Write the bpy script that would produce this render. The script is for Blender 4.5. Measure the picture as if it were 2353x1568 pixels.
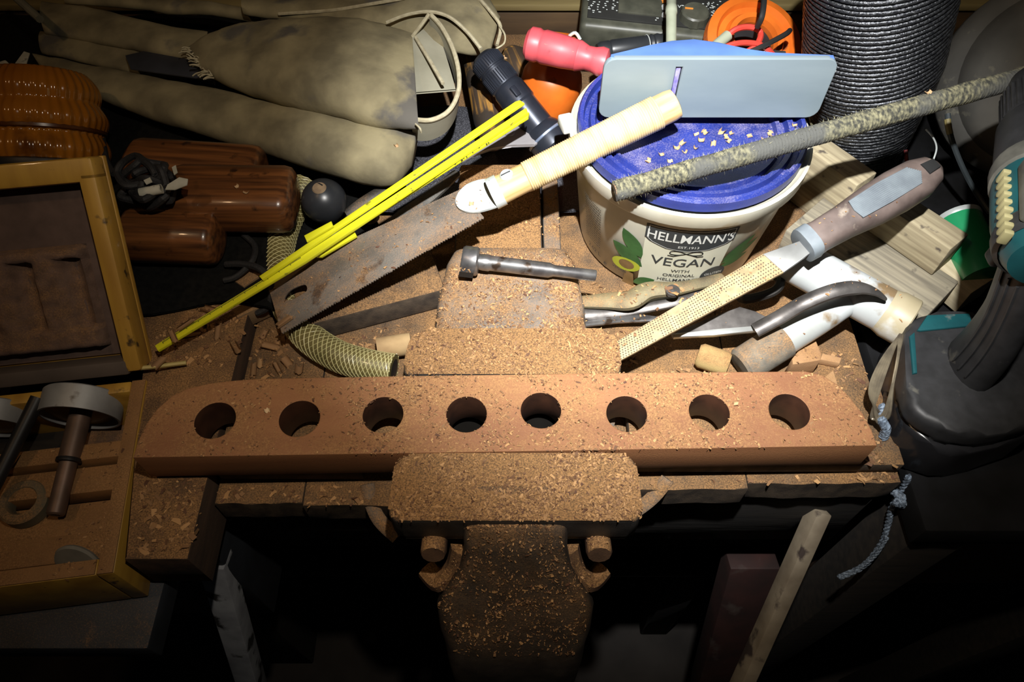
import bpy, bmesh, math, random
from mathutils import Vector, Matrix, noise as mnoise
random.seed(7)
for o in list(bpy.data.objects): bpy.data.objects.remove(o, do_unlink=True)
scene = bpy.context.scene
COL = scene.collection
V = Vector
# ---------------------------------------------------------------- camera
CAM_Z, PITCH, FPX, IW, IH = 0.53, math.radians(56), 1700.0, 2353.0, 1568.0
cd = bpy.data.cameras.new('camera'); cam = bpy.data.objects.new('camera', cd); COL.objects.link(cam)
cam.location = (0, 0, CAM_Z); cam.rotation_euler = (math.pi/2 - PITCH, 0, 0)
cd.sensor_width = 36; cd.lens = 36*FPX/IW; cd.clip_start = .01
scene.camera = cam
# ---------------------------------------------------------------- world, lights, exposure
w = bpy.data.worlds.new('world'); scene.world = w; w.use_nodes = True
w.node_tree.nodes['Background'].inputs[0].default_value = (.9, .95, 1, 1)
w.node_tree.nodes['Background'].inputs[1].default_value = .004
def lamp(name, kind, loc, aim, power, color, radius=.012, cone=None, blend=1.):
    d = bpy.data.lights.new(name, kind); d.energy = power; d.color = color; d.shadow_soft_size = radius
    if cone: d.spot_size = math.radians(cone); d.spot_blend = blend
    o = bpy.data.objects.new(name, d); COL.objects.link(o); o.location = loc
    o.rotation_euler = (V(aim)-V(loc)).to_track_quat('-Z', 'Y').to_euler()
    return o
TORCH = (.04, .120, .72)
lamp('torch_hotspot', 'SPOT', TORCH, (.115, .44, .09), 70, (.95, .98, 1.0), .009, 52, 1.)
lamp('torch_spill', 'SPOT', TORCH, (.08, .42, .05), 10, (1.0, .87, .70), .009, 92, 1.)
lamp('warm_room_bulb', 'POINT', (-.55, .12, 1.10), (0, .3, 0), 3.2, (1.0, .64, .34), .03)
vs = scene.view_settings
vs.view_transform = 'Standard'; vs.look = 'None'; vs.exposure = 0; vs.gamma = 1; vs.use_curve_mapping = False
# ---------------------------------------------------------------- helpers
def P(px, py, z):
    """point at height z above the bench seen at a photo position"""
    cx, cy = (px-IW/2)/FPX, -(py-IH/2)/FPX
    th = math.pi/2-PITCH
    d = V((cx, cy*math.cos(th)+math.sin(th), cy*math.sin(th)-math.cos(th)))
    return V((0, 0, CAM_Z)) + d*((z-CAM_Z)/d.z)
def PY(px, py, y):
    """point at depth y"""
    cx, cy = (px-IW/2)/FPX, -(py-IH/2)/FPX
    th = math.pi/2-PITCH
    d = V((cx, cy*math.cos(th)+math.sin(th), cy*math.sin(th)-math.cos(th)))
    return V((0, 0, CAM_Z)) + d*(y/d.y)
def frame(p0, p1, up=(0, 0, 1)):
    x = (V(p1)-V(p0)).normalized(); z = V(up); z = (z-x*z.dot(x)).normalized(); y = z.cross(x)
    m = Matrix((x, y, z)).transposed().to_4x4(); m.translation = p0
    return m
def onp(M, px, py):
    """local x, y where a sight line meets the z=0 plane of frame M"""
    o = V((0, 0, CAM_Z)); d = P(px, py, 0)-o; Mi = M.inverted(); a = Mi @ o; b = Mi.to_3x3() @ d
    t = -a.z/b.z
    return (a.x+b.x*t, a.y+b.y*t)
def T(x=0, y=0, z=0): return Matrix.Translation((x, y, z))
def R(a, ax): return Matrix.Rotation(math.radians(a), 4, ax)
XTOZ = R(90, 'Y')      # lathe axis (z) laid along x
def box(bm, c, s, bev=0, M=None, seg=2):
    m = T(*c) @ Matrix.Diagonal((s[0], s[1], s[2], 1))
    if M: m = M @ m
    r = bmesh.ops.create_cube(bm, size=1, matrix=m)
    if bev:
        e = list({e for v in r['verts'] for e in v.link_edges})
        bmesh.ops.bevel(bm, geom=e, offset=bev, segments=seg, profile=.5, affect='EDGES')
def loft(bm, rings, cap=True, closed=True, loop=False):
    vr = [[bm.verts.new(p) for p in r] for r in rings]
    n = len(vr[0]); k = n if closed else n-1
    pairs = list(zip(vr, vr[1:])) + ([(vr[-1], vr[0])] if loop else [])
    for a, b in pairs:
        for i in range(k):
            j = (i+1) % n
            bm.faces.new((a[i], a[j], b[j], b[i]))
    if cap and closed and not loop:
        bm.faces.new(vr[0][::-1]); bm.faces.new(vr[-1])
    return vr
def lathe(bm, prof, seg=32, M=None, cap=False, sx=1., sy=1.):
    M = M or Matrix()
    rings = []
    for r, z in prof:
        r = max(r, 1e-5)
        rings.append([M @ V((sx*r*math.cos(2*math.pi*i/seg), sy*r*math.sin(2*math.pi*i/seg), z)) for i in range(seg)])
    loft(bm, rings, cap=cap)
def cyl(bm, p0, p1, r0, r1=None, seg=20):
    r1 = r0 if r1 is None else r1
    M = V(p1)-V(p0); L = M.length
    q = M.to_track_quat('Z', 'Y').to_matrix().to_4x4(); q.translation = p0
    lathe(bm, [(r0, 0), (r1, L)], seg, q, cap=True)
def rpoly(pts, r, n=4):
    """round the corners of a 2D outline"""
    out = []; N = len(pts)
    for i in range(N):
        p, a, b = V(pts[i]), V(pts[i-1]), V(pts[(i+1) % N]); da, db = (a-p), (b-p); k = min(r, da.length*.45, db.length*.45); s, e = p+da.normalized()*k, p+db.normalized()*k
        for j in range(n+1):
            t = j/n; q = s*(1-t)**2+p*2*t*(1-t)+e*t*t; out.append((q.x, q.y))
    return out
def smooth(pts, n=6, closed=False):
    pts = [V(p) for p in pts]; out = []
    N = len(pts)
    for i in range(N if closed else N-1):
        if closed: a, b, c, d = pts[i-1], pts[i], pts[(i+1) % N], pts[(i+2) % N]
        else: a, b, c, d = pts[max(i-1, 0)], pts[i], pts[i+1], pts[min(i+2, N-1)]
        for k in range(n):
            t = k/n
            out.append(.5*((2*b)+(c-a)*t+(2*a-5*b+4*c-d)*t*t+(3*b-a-3*c+d)*t**3))
    if not closed: out.append(pts[-1])
    return out
def tube(bm, pts, r, seg=8, closed=False, cap=True, flat=1.):
    pts = [V(p) for p in pts]; N = len(pts)
    tang = []
    for i in range(N):
        if closed: t = pts[(i+1) % N]-pts[i-1]
        else: t = pts[min(i+1, N-1)]-pts[max(i-1, 0)]
        tang.append(t.normalized())
    up = V((0, 0, 1)) if abs(tang[0].z) < .9 else V((0, 1, 0))
    n = (up-tang[0]*up.dot(tang[0])).normalized()
    rings = []
    for i in range(N):
        t = tang[i]; n = (n-t*n.dot(t)).normalized(); b = t.cross(n)
        rr = r[i] if isinstance(r, (list, tuple)) else r
        rings.append([pts[i]+rr*(flat*n*math.cos(2*math.pi*k/seg)+b*math.sin(2*math.pi*k/seg)) for k in range(seg)])
    loft(bm, rings, cap=cap, loop=closed)
def prism(bm, outl, z0, z1, bev=0, M=None, seg=2):
    M = M or Matrix()
    a = [bm.verts.new(M @ V((x, y, z0))) for x, y in outl]; b = [bm.verts.new(M @ V((x, y, z1))) for x, y in outl]
    n = len(a); fs = [bm.faces.new(a[::-1]), bm.faces.new(b)]
    for i in range(n):
        j = (i+1) % n; fs.append(bm.faces.new((a[i], a[j], b[j], b[i])))
    if bev:
        e = list({e for f in fs[:2] for e in f.edges})
        bmesh.ops.bevel(bm, geom=e, offset=bev, segments=seg, profile=.5, affect='EDGES')
def plate(splines, th, bev=0., res=2):
    """flat plate with holes: 2D filled curve, extruded"""
    cu = bpy.data.curves.new('tmp', 'CURVE'); cu.dimensions = '2D'; cu.fill_mode = 'BOTH'
    cu.extrude = th/2-bev; cu.bevel_depth = bev; cu.bevel_resolution = 1; cu.offset = -bev
    for s in splines:
        sp = cu.splines.new('POLY'); sp.points.add(len(s)-1); sp.use_cyclic_u = True
        for p, (x, y) in zip(sp.points, s): p.co = (x, y, 0, 1)
    o = bpy.data.objects.new('tmp', cu); COL.objects.link(o)
    me = bpy.data.meshes.new_from_object(o.evaluated_get(bpy.context.evaluated_depsgraph_get()))
    bpy.data.objects.remove(o); bpy.data.curves.remove(cu); me.materials.clear()
    return me
def circ(cx, cy, r, n=32, ry=None): return [(cx+r*math.cos(2*math.pi*i/n), cy+(ry or r)*math.sin(2*math.pi*i/n)) for i in range(n)]
def text_mesh(body, size, bold=0., xs=1., align='CENTER'):
    cu = bpy.data.curves.new('tmp', 'FONT'); cu.body = body; cu.size = size; cu.align_x = align; cu.offset = bold*size; cu.resolution_u = 3
    o = bpy.data.objects.new('tmp', cu); COL.objects.link(o)
    me = bpy.data.meshes.new_from_object(o.evaluated_get(bpy.context.evaluated_depsgraph_get()))
    bpy.data.objects.remove(o); bpy.data.curves.remove(cu); me.materials.clear()
    for v in me.vertices: v.co.x *= xs
    return me
def wob(bm, amp, freq, seed=0.):
    for v in bm.verts:
        p = v.co*freq + V((seed, seed*1.7, seed*.3))
        v.co += amp*V((mnoise.noise(p), mnoise.noise(p+V((9, 3, 1))), mnoise.noise(p+V((2, 7, 5)))))
def fin(me, ang=35):
    for p in me.polygons: p.use_smooth = True
    me.set_sharp_from_angle(angle=math.radians(ang))
def ob(name, bm, mat, parent=None, M=None, ang=35, label=None, sub=0):
    if isinstance(bm, bmesh.types.BMesh):
        bmesh.ops.recalc_face_normals(bm, faces=bm.faces)
        me = bpy.data.meshes.new(name); bm.to_mesh(me); bm.free()
    else: me = bm
    if mat and not me.materials: me.materials.append(mat)
    fin(me, ang)
    o = bpy.data.objects.new(name, me); COL.objects.link(o)
    if parent: o.parent = parent
    if M: o.matrix_local = M
    if label: o['label'] = label
    if sub: md = o.modifiers.new('sub', 'SUBSURF'); md.levels = sub; md.render_levels = sub
    return o
def tag(o, label, cat, group=None, kind=None):
    o['label'] = label; o['category'] = cat
    if group: o['group'] = group
    if kind: o['kind'] = kind
    return o
def thing(name, label, cat, M=None, group=None):
    o = bpy.data.objects.new(name, None); COL.objects.link(o); o.empty_display_size = .01
    if M: o.matrix_world = M
    return tag(o, label, cat, group)
def B(): return bmesh.new()
def boxm(c, s, bev=0, M=None, seg=2):
    bm = B(); box(bm, c, s, bev, M, seg); return bm
# ---------------------------------------------------------------- materials
def mat(name, c1, c2=None, rough=.6, metal=0., scale=30., grain=(1, 1, 1), bump=.0, bscale=None, dust=0., dustc=(.33, .174, .066), dscale=260.,
        spec=.5, coat=0., lo=.35, hi=.65, trans=0., island=False, detail=6., spots=None, sscale=25., sthr=.62, sub=0., edge=None):
    m = bpy.data.materials.new(name); m.use_nodes = True
    nt = m.node_tree; N = nt.nodes; L = nt.links; bs = N['Principled BSDF']
    c2 = c2 or tuple(x*.72 for x in c1)
    tc = N.new('ShaderNodeTexCoord'); mp = N.new('ShaderNodeMapping'); mp.inputs['Scale'].default_value = grain
    L.new(tc.outputs['Object'], mp.inputs['Vector'])
    nz = N.new('ShaderNodeTexNoise'); nz.inputs['Scale'].default_value = scale; nz.inputs['Detail'].default_value = detail
    L.new(mp.outputs[0], nz.inputs['Vector'])
    cr = N.new('ShaderNodeValToRGB'); cr.color_ramp.elements[0].position = lo; cr.color_ramp.elements[1].position = hi
    cr.color_ramp.elements[0].color = (*c2, 1); cr.color_ramp.elements[1].color = (*c1, 1)
    if island:
        ge = N.new('ShaderNodeNewGeometry'); L.new(ge.outputs['Random Per Island'], cr.inputs[0])
    else: L.new(nz.outputs['Fac'], cr.inputs[0])
    col = cr.outputs[0]
    def mix(fac, a, bcol):
        mx = N.new('ShaderNodeMix'); mx.data_type = 'RGBA'; L.new(fac, mx.inputs[0]); L.new(a, mx.inputs[6])
        if isinstance(bcol, tuple): mx.inputs[7].default_value = (*bcol, 1)
        else: L.new(bcol, mx.inputs[7])
        return mx.outputs[2]
    def math_(op, a, b, clamp=False):
        q = N.new('ShaderNodeMath'); q.operation = op; q.use_clamp = clamp
        for k, s in ((0, a), (1, b)):
            if s is None: continue
            if isinstance(s, (int, float)): q.inputs[k].default_value = s
            else: L.new(s, q.inputs[k])
        return q.outputs[0]
    if spots:
        sn = N.new('ShaderNodeTexNoise'); sn.inputs['Scale'].default_value = sscale; sn.inputs['Detail'].default_value = 8; L.new(tc.outputs['Object'], sn.inputs['Vector'])
        f = math_('MULTIPLY', math_('SUBTRACT', sn.outputs['Fac'], sthr), 14., True)
        col = mix(f, col, spots)
    rg = rough
    df = None
    if dust:
        ge = N.new('ShaderNodeNewGeometry'); sp = N.new('ShaderNodeSeparateXYZ'); L.new(ge.outputs['Normal'], sp.inputs[0])
        up = math_('MULTIPLY', math_('SUBTRACT', sp.outputs['Z'], .25), 2.2, True)
        dn = N.new('ShaderNodeTexNoise'); dn.inputs['Scale'].default_value = 22; dn.inputs['Detail'].default_value = 9; dn.inputs['Roughness'].default_value = .7
        L.new(ge.outputs['Position'], dn.inputs['Vector'])
        gn = N.new('ShaderNodeTexNoise'); gn.inputs['Scale'].default_value = dscale*3.2; gn.inputs['Detail'].default_value = 4; gn.inputs['Roughness'].default_value = .75
        L.new(ge.outputs['Position'], gn.inputs['Vector'])
        f = math_('MULTIPLY', math_('ADD', math_('MULTIPLY', math_('SUBTRACT', dn.outputs['Fac'], .5), 3.), dust*1.9-.35), 1., True)
        f = math_('MULTIPLY', math_('ADD', f, math_('MULTIPLY', math_('SUBTRACT', gn.outputs['Fac'], .5), 1.2)), up, True)
        df = f
        gr = N.new('ShaderNodeValToRGB'); gr.color_ramp.elements[0].position = .36; gr.color_ramp.elements[1].position = .62
        gr.color_ramp.elements[0].color = (*[x*.34 for x in dustc], 1); gr.color_ramp.elements[1].color = (*[min(1, x*1.25) for x in dustc], 1)
        L.new(gn.outputs['Fac'], gr.inputs[0])
        col = mix(f, col, gr.outputs[0])
        rg = math_('ADD', math_('MULTIPLY', f, .9-rough), rough)
        if metal: L.new(math_('MULTIPLY', math_('SUBTRACT', 1., f), metal), bs.inputs['Metallic'])
    L.new(col, bs.inputs['Base Color'])
    if isinstance(rg, (int, float)): bs.inputs['Roughness'].default_value = rg
    else: L.new(rg, bs.inputs['Roughness'])
    if metal and not dust: bs.inputs['Metallic'].default_value = metal
    bs.inputs['Specular IOR Level'].default_value = spec
    bs.inputs['Coat Weight'].default_value = coat; bs.inputs['Coat Roughness'].default_value = .08
    if trans: bs.inputs['Transmission Weight'].default_value = trans
    if sub:
        bs.inputs['Subsurface Weight'].default_value = sub; bs.inputs['Subsurface Radius'].default_value = (.02, .01, .004)
    if bump or dust:
        bp = N.new('ShaderNodeBump'); bp.inputs['Strength'].default_value = max(bump, .0) + (.35 if dust else 0); bp.inputs['Distance'].default_value = .0012
        if bscale:
            bn = N.new('ShaderNodeTexNoise'); bn.inputs['Scale'].default_value = bscale; bn.inputs['Detail'].default_value = 5; L.new(mp.outputs[0], bn.inputs['Vector']); h = bn.outputs['Fac']
        elif dust: h = gn.outputs['Fac']
        else: h = nz.outputs['Fac']
        L.new(h, bp.inputs['Height']); L.new(bp.outputs[0], bs.inputs['Normal'])
    return m
DUSTC = (.40, .215, .095)
M_ = {}
M_['bench'] = mat('dusty_bench_wood', (.10, .07, .045), (.04, .028, .02), .85, scale=14, grain=(6, 1, 6), dust=.50, bump=.3)
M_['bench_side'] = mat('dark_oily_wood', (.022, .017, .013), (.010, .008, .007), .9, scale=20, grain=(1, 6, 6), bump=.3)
M_['slab'] = mat('dusty_slab_wood', (.09, .05, .03), (.04, .024, .016), .85, scale=14, grain=(6, 1, 6), dust=.5, bump=.3)
M_['iron'] = mat('dusty_cast_iron', (.20, .185, .165), (.11, .10, .09), .6, metal=.3, scale=60, bump=.25, dust=.51, spots=(.05, .03, .02))
M_['iron_heavy'] = mat('cast_iron_under_sawdust', (.10, .092, .085), (.05, .045, .042), .55, metal=.4, scale=60, bump=.25, dust=.95)
M_['iron_light'] = mat('cast_iron_thin_dust', (.085, .07, .058), (.04, .033, .028), .6, metal=.4, scale=60, bump=.25, dust=.46)
M_['rust_bolt'] = mat('dusty_rusty_bolt', (.16, .09, .055), (.07, .04, .03), .7, metal=.3, scale=60, dust=.7)
M_['sapele'] = mat('reddish_hardwood', (.34, .15, .062), (.225, .09, .038), .62, scale=26, grain=(.12, 1, 1.6), bump=.12, dust=.34, dustc=(.39, .21, .08))
M_['tub'] = mat('cream_plastic', (.62, .60, .50), (.50, .47, .36), .38, scale=22, spots=(.42, .34, .19), sscale=16, sthr=.60, coat=.2)
M_['lid'] = mat('blue_plastic', (.022, .038, .24), (.014, .024, .15), .33, scale=30, dust=.15, dustc=(.30, .26, .34), spec=.6)
# ================================================================ THE SETTING
wb = B(); box(wb, (0, 1.02, .2), (3.2, .04, 2.6)); wall = ob('wall_back', wb, mat('dark_shed_boards', (.045, .036, .028), (.02, .017, .014), .9, scale=9, grain=(1, 1, .2), bump=.3)); wall['kind'] = 'structure'
fb = B(); box(fb, (0, .2, -.93), (3.2, 2.4, .04)); fl = ob('floor', fb, mat('dark_shed_floor', (.04, .034, .03), (.02, .017, .015), .95, scale=9, bump=.3)); fl['kind'] = 'structure'
# ================================================================ WORKBENCH
bench = thing('workbench', 'dust-covered timber workbench carrying the vise, with a thick raised slab at its left', 'workbench', T(0, .5, -.91))
def bpart(name, bm, m, **k):
    o = ob(name, bm, m, bench, T(0, -.5, .91), **k); return o
xs = [(-.224, -.158, .210), (-.1575, .02, .2085), (.0205, .18, .221), (.1805, .298, .226)]
for x0, x1, yf in xs:
    bm = B(); n = 14
    fr = [(x0+(x1-x0)*i/n, yf+(.0025*mnoise.noise(V((x0+i*.31, 3.1, 0))))) for i in range(n+1)]
    prism(bm, fr+[(x1, .98), (x0, .98)], -.028, 0, .0012)
    bpart('bench_board', bm, M_['bench'])
bm = B(); prism(bm, [(-.270, .162), (-.226, .162), (-.226, .98), (-.62, .98), (-.62, .335), (-.302, .335)], -.036, .018, .0015); bpart('slab_board', bm, M_['slab'])
bpart('raised_strip', boxm((.194, .268, .0072), (.206, .066, .0140), .001), M_['bench']); bpart('raised_strip', boxm((-.168, .262, .0072), (.110, .066, .0140), .001), M_['bench'])  # strips added under the board so more lit floor shows through the holes
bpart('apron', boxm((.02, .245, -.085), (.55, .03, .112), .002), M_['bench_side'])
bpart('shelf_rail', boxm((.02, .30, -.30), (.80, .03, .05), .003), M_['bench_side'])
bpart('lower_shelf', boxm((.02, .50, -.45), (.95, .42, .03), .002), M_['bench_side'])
bpart('case_shelf', boxm((-.45, .22, -.055), (.37, .21, .028), .002), mat('blue_black_shelf', (.03, .035, .045), (.016, .019, .024), .6, scale=30, dust=.1))
bpart('slab_apron', boxm((-.43, .25, -.16), (.38, .12, .17), .002), mat('blue_black_paint', (.02, .024, .032), (.012, .014, .018), .6, scale=30))
grey_peel = mat('peeling_grey_paint', (.34, .36, .40), (.20, .21, .24), .8, scale=30, spots=(.02, .02, .02), sscale=40, sthr=.58, bump=.4)
for a, b, wd in ((P(485, 1318, -.09), P(572, 1600, -.30), .022),):
    M = frame(a, b, (0, -1, .4)); bm = B(); box(bm, (.13, 0, -.012), ((b-a).length+.05, wd, .022), .0015)
    o = ob('leg', bm, grey_peel, bench, T(0, -.5, .91) @ M, label='leg edge with peeling grey paint')
pale_peel = mat('peeling_pale_paint', (.27, .225, .16), (.16, .125, .085), .85, scale=35, spots=(.05, .035, .03), sscale=38, sthr=.6, bump=.4)
a, b = P(1898, 1184, -.06), P(1706, 1610, -.20)
M = frame(a, b, (0, -1, .4)); bm = B(); box(bm, ((b-a).length/2, 0, -.010), ((b-a).length, .013, .018), .0012); ob('leg', bm, pale_peel, bench, T(0, -.5, .91) @ M, label='slanting leg edge with pale peeling paint')
a, b = P(1740, 1318, -.20), P(1640, 1640, -.45)
M = frame(a, b, (0, -1, .4)); bm = B(); box(bm, ((b-a).length/2+.02, 0, -.02), ((b-a).length+.04, .050, .03), .002); ob('leg', bm, mat('flaking_red_paint', (.035, .012, .010), (.018, .008, .007), .7, scale=30, spots=(.05, .035, .03), sscale=22), bench, T(0, -.5, .91) @ M, label='red painted post')
for x in (-.45, .44):
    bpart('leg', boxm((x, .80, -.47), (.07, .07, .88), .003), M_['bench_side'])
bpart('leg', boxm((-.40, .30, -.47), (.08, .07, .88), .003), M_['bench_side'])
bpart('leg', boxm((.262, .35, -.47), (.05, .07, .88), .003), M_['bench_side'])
# black side stand under the drill
st = thing('side_stand', 'black side stand at the right bench end, under the cordless drill', 'stand', T(.47, .45, -.91))
ob('stand_top', boxm((0, 0, .890), (.325, .52, .03), .003), mat('black_stand_paint', (.010, .010, .011), (.006, .006, .006), .9, scale=40, spec=.1), st)
for sx in (-1, 1):
    for sy in (-1, 1): ob('leg', boxm((sx*.135, sy*.235, .44), (.045, .045, .87), .002), M_['bench_side'], st)
brown = mat('dark_brown_ply', (.10, .052, .03), (.05, .028, .018), .75, scale=18, grain=(.3, 2, 2), bump=.2)
dr = ob('drawer', boxm((.0, -.20, .70), (.30, .012, .24), .001), brown, st, label='dark brown plywood drawer front')
ob('drawer_side', boxm((-.144, -.0, .70), (.012, .39, .24), .001), brown, dr)
ob('drawer_side', boxm((.144, -.0, .70), (.012, .39, .24), .001), brown, dr)
ob('drawer_base', boxm((0, -.0, .585), (.276, .39, .012), .001), brown, dr)
# ================================================================ VISE
ZJ = .055
vise = thing('bench_vise', 'large cast-iron bench vise buried in reddish sawdust, clamping the drilled board', 'vise', T(0, .29, 0))
VL = T(0, -.29, 0)
def vp(name, bm, m, **k): return ob(name, bm, m, vise, VL, **k)
bm = B(); lathe(bm, [(0, .0005), (.080, .0005), (.082, .003), (.082, .009), (.078, .012), (.068, .013), (.066, .006), (0, .006)], 48, T(.002, .294, 0)); vp('swivel_base', bm, M_['iron'])
for pts_ in (((846, 1096, .002), (854, 1135, -.004), (874, 1178, -.009), (915, 1218, -.014)), ((1532, 1084, .002), (1512, 1112, -.004), (1488, 1136, -.009), (1455, 1160, -.014))):
    bm = B(); tube(bm, smooth([P(*q)-V((0, .006, 0)) for q in pts_], 5), .0055, 10, flat=.7); vp('base_flange', bm, M_['iron'])
# rear jaw
bm = B(); ol = [(-.0834, .2905), (.0834, .2905), (.0823, .3205), (.0762, .3325), (-.0729, .3325), (-.080, .3205)]; prism(bm, rpoly(ol, .009), .004, ZJ, .005, seg=3); vp('rear_jaw', bm, M_['iron_heavy'], ang=50)
# rear body: rounded pedestal sloping up to the anvil table
rings = []
for y, hw, zt in ((.326, .0665, .042), (.337, .064, .042), (.352, .062, .046), (.362, .061, .0555), (.404, .0555, .0555), (.417, .051, .0535), (.4245, .044, .044), (.4265, .040, .02)):
    r = []
    for i in range(17):
        a = math.pi*i/16; c, s = math.cos(a), math.sin(a)
        r.append(V((hw*math.copysign(abs(c)**.28, c)-.001, y, .002+(zt-.002)*abs(s)**.22)))
    rings.append(r)
bm = B(); loft(bm, rings); vp('anvil_body', bm, M_['iron'], ang=50)
bm = B(); box(bm, (-.012, .486, .0165), (.078, .116, .031), .004); vp('tail_bar', bm, M_['iron_heavy'])
bm = B(); box(bm, (.0365, .490, .012), (.016, .10, .022), .003); vp('tail_guide', bm, M_['iron'])
# front jaw
bm = B(); ol = [(-.0835, .181), (-.078, .1762), (.083, .1762), (.088, .181), (.0865, .2254), (-.0815, .2254)]; prism(bm, rpoly(ol, .010), .019, ZJ, .005, seg=3); vp('front_jaw', bm, M_['iron_heavy'], ang=50)
bm = B(); prism(bm, [(-.0835, .023), (.088, .023), (.088, .008), (.062, -.036), (-.058, -.036), (-.0835, .008)], -.207, -.1835, .003, M=Matrix(((1, 0, 0, 0), (0, 0, -1, 0), (0, 1, 0, 0), (0, 0, 0, 1)))); vp('jaw_web', bm, M_['iron_light'], ang=50)
# sloping front casting
rings = []
for y, zt, hw in ((.215, .0500, .0365), (.200, .0552, .0370), (.184, .0546, .0375), (.172, .0440, .0370), (.163, .026, .0370), (.155, .0085, .041), (.145, -.011, .052), (.137, -.027, .0592), (.126, -.047, .0580), (.116, -.069, .0552), (.108, -.0975, .0541), (.104, -.138, .053), (.102, -.21, .052)):
    r = []
    for i in range(15):
        a = math.pi*i/14; c, s = math.cos(a), math.sin(a)
        k = .25
        d = V((0, 1, 0)) if zt < -.06 else V((0, .62, -.78))
        r.append(V((.0025+hw*math.copysign(abs(c)**k, c), y, zt)) + d*(.055 if y < .175 else .03)*(1-abs(s)**k))
    rings.append(r)
bm = B(); loft(bm, rings); vp('front_casting', bm, M_['iron_light'], ang=60)
for s in (-1, 1):   # dusty ledges below the bolts
    bm = B(); pts = smooth([(s*.038+.002, .176, .004), (s*.043+.002, .167, -.014), (s*.055+.002, .160, -.028), (s*.066+.002, .170, -.030)], 5); tube(bm, pts, [.0085]*len(pts), 10); vp('ledge', bm, M_['rust_bolt'])
    bm = B(); c = V((s*.058+.003, .186, .012)); lathe(bm, [(0, 0), (.0082, 0), (.0093, .002), (.0093, .020), (.0082, .0225), (0, .0225)], 12, T(*c) @ R(72, 'X')); vp('bolt', bm, M_['rust_bolt'])
# slide between the jaws, coloured near-black for the shade of the gap
bm = B(); box(bm, (0.002, .258, .0092), (.124, .062, .006), .002); vp('slide_beam', bm, mat('gap_shade_iron', (.008, .007, .006), None, .9, spec=.02))
# ================================================================ DRILLED BOARD
pl, pr = P(305, 1052, ZJ+.001), P(2016, 1024, ZJ+.001)
MB = frame(pl, pr); MBi = MB.inverted()
def bl(px, py): return onp(MB, px, py)
Lb = (pr-pl).length
outl = [bl(305, 1052), bl(2016, 1024), bl(2004, 990), bl(1984, 952), bl(1955, 915), bl(1925, 884), bl(1890, 862), bl(1850, 853), bl(1415, 857), bl(924, 864), bl(600, 870), bl(540, 874), bl(480, 881), bl(430, 893), bl(395, 910), bl(360, 940), bl(335, 975), bl(316, 1015)]
outl = [(x, max(y, 0)) for x, y in outl]; outl[0] = (0, 0); outl[1] = (Lb, 0)
holes = [bl(x, y) for x, y in ((494, 966), (688, 962), (880, 953), (1072, 952), (1243, 943), (1440, 951), (1630, 947), (1814, 946))]
me = plate([outl]+[circ(x, y, .0145, 40) for x, y in holes], .033, .0009)
me.materials.append(M_['sapele']); me.materials.append(mat('shaded_scorched_bore', (.075, .03, .016), (.035, .015, .009), .5, scale=60))  # bore walls darkened for the shade inside them, besides drill burn
for p in me.polygons:
    if abs(p.normal.z) < .4 and min((p.center.x-x)**2+(p.center.y-y)**2 for x, y in holes) < .0162**2: p.material_index = 1
brd = ob('drilled_board', me, M_['sapele'], M=MB @ T(0, 0, -.0165), ang=30)
tag(brd, 'reddish hardwood board with eight round holes and rounded corners, clamped in the vise', 'board')
# ================================================================ MAYONNAISE TUB
TC = V((.1485, .492, 0)); TH = .118; R0, R1 = .083, .0968
def rz(z): return R0+(R1-R0)*z/TH
face = math.atan2(-TC.y, -TC.x)+math.radians(14)
tub = thing('plastic_tub', 'cream plastic mayonnaise tub with blue lid and green leaf label', 'tub', T(*TC))
bm = B(); lathe(bm, [(0, 0), (R0-.004, 0), (R0, .004), (rz(.092), .092), (rz(.102)+.0005, .102), (.0995, .1035), (.1005, .105), (.1005, .1165), (.0980, .118), (.0965, .116), (.090, .11), (0, .108)], 72); ob('tub_body', bm, M_['tub'], tub, ang=45)
bm = B(); lathe(bm, [(0, .1175), (.066, .1165), (.069, .1175), (.0705, .1215), (.0735, .1225), (.075, .1185), (.078, .1185), (.0795, .124), (.0835, .125), (.085, .1205), (.0885, .1205), (.0895, .127), (.0925, .1275), (.0942, .125), (.0942, .1165)], 72); ob('lid', bm, M_['lid'], tub, ang=30)
ob('lid_tab', boxm((-.096, .036, .119), (.012, .016, .01), .002, R(18, 'Z')), mat('white_tab', (.75, .75, .72), (.6, .6, .56), .4), tub)
def wrap(me, name, m, u0, z0, eps, parent, rot=0.):
    """lay a flat mesh (x right, y up) onto the tub wall, u0 metres right of the front"""
    cr_, sr_ = math.cos(rot), math.sin(rot)
    bm = B(); bm.from_mesh(me)
    for _ in range(3):
        le = [e for e in bm.edges if e.calc_length() > .008]
        if not le: break
        bmesh.ops.subdivide_edges(bm, edges=le, cuts=1)
    bmesh.ops.triangulate(bm, faces=bm.faces)
    for v in bm.verts:
        x, y = v.co.x*cr_-v.co.y*sr_, v.co.x*sr_+v.co.y*cr_
        z = z0+y-.006; r = rz(z)+eps; a = face+(u0+x)/rz(.07)
        v.co = V((r*math.cos(a), r*math.sin(a), z))
    bm.to_mesh(me); bm.free(); me.materials.clear()
    return ob(name, me, m, parent)
def flatpoly(pts, step=.004):
    cu_me = plate([pts], .0001)
    return cu_me
def sheet(pts):
    bm = B(); f = bm.faces.new([bm.verts.new((x, y, 0)) for x, y in pts]); bmesh.ops.triangulate(bm, faces=[f])
    for _ in range(4):
        le = [e for e in bm.edges if e.calc_length() > .005]
        if le: bmesh.ops.subdivide_edges(bm, edges=le, cuts=1); bmesh.ops.triangulate(bm, faces=[q for q in bm.faces if len(q.verts) > 3])
    me = bpy.data.meshes.new('s'); bm.to_mesh(me); bm.free(); return me
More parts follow.
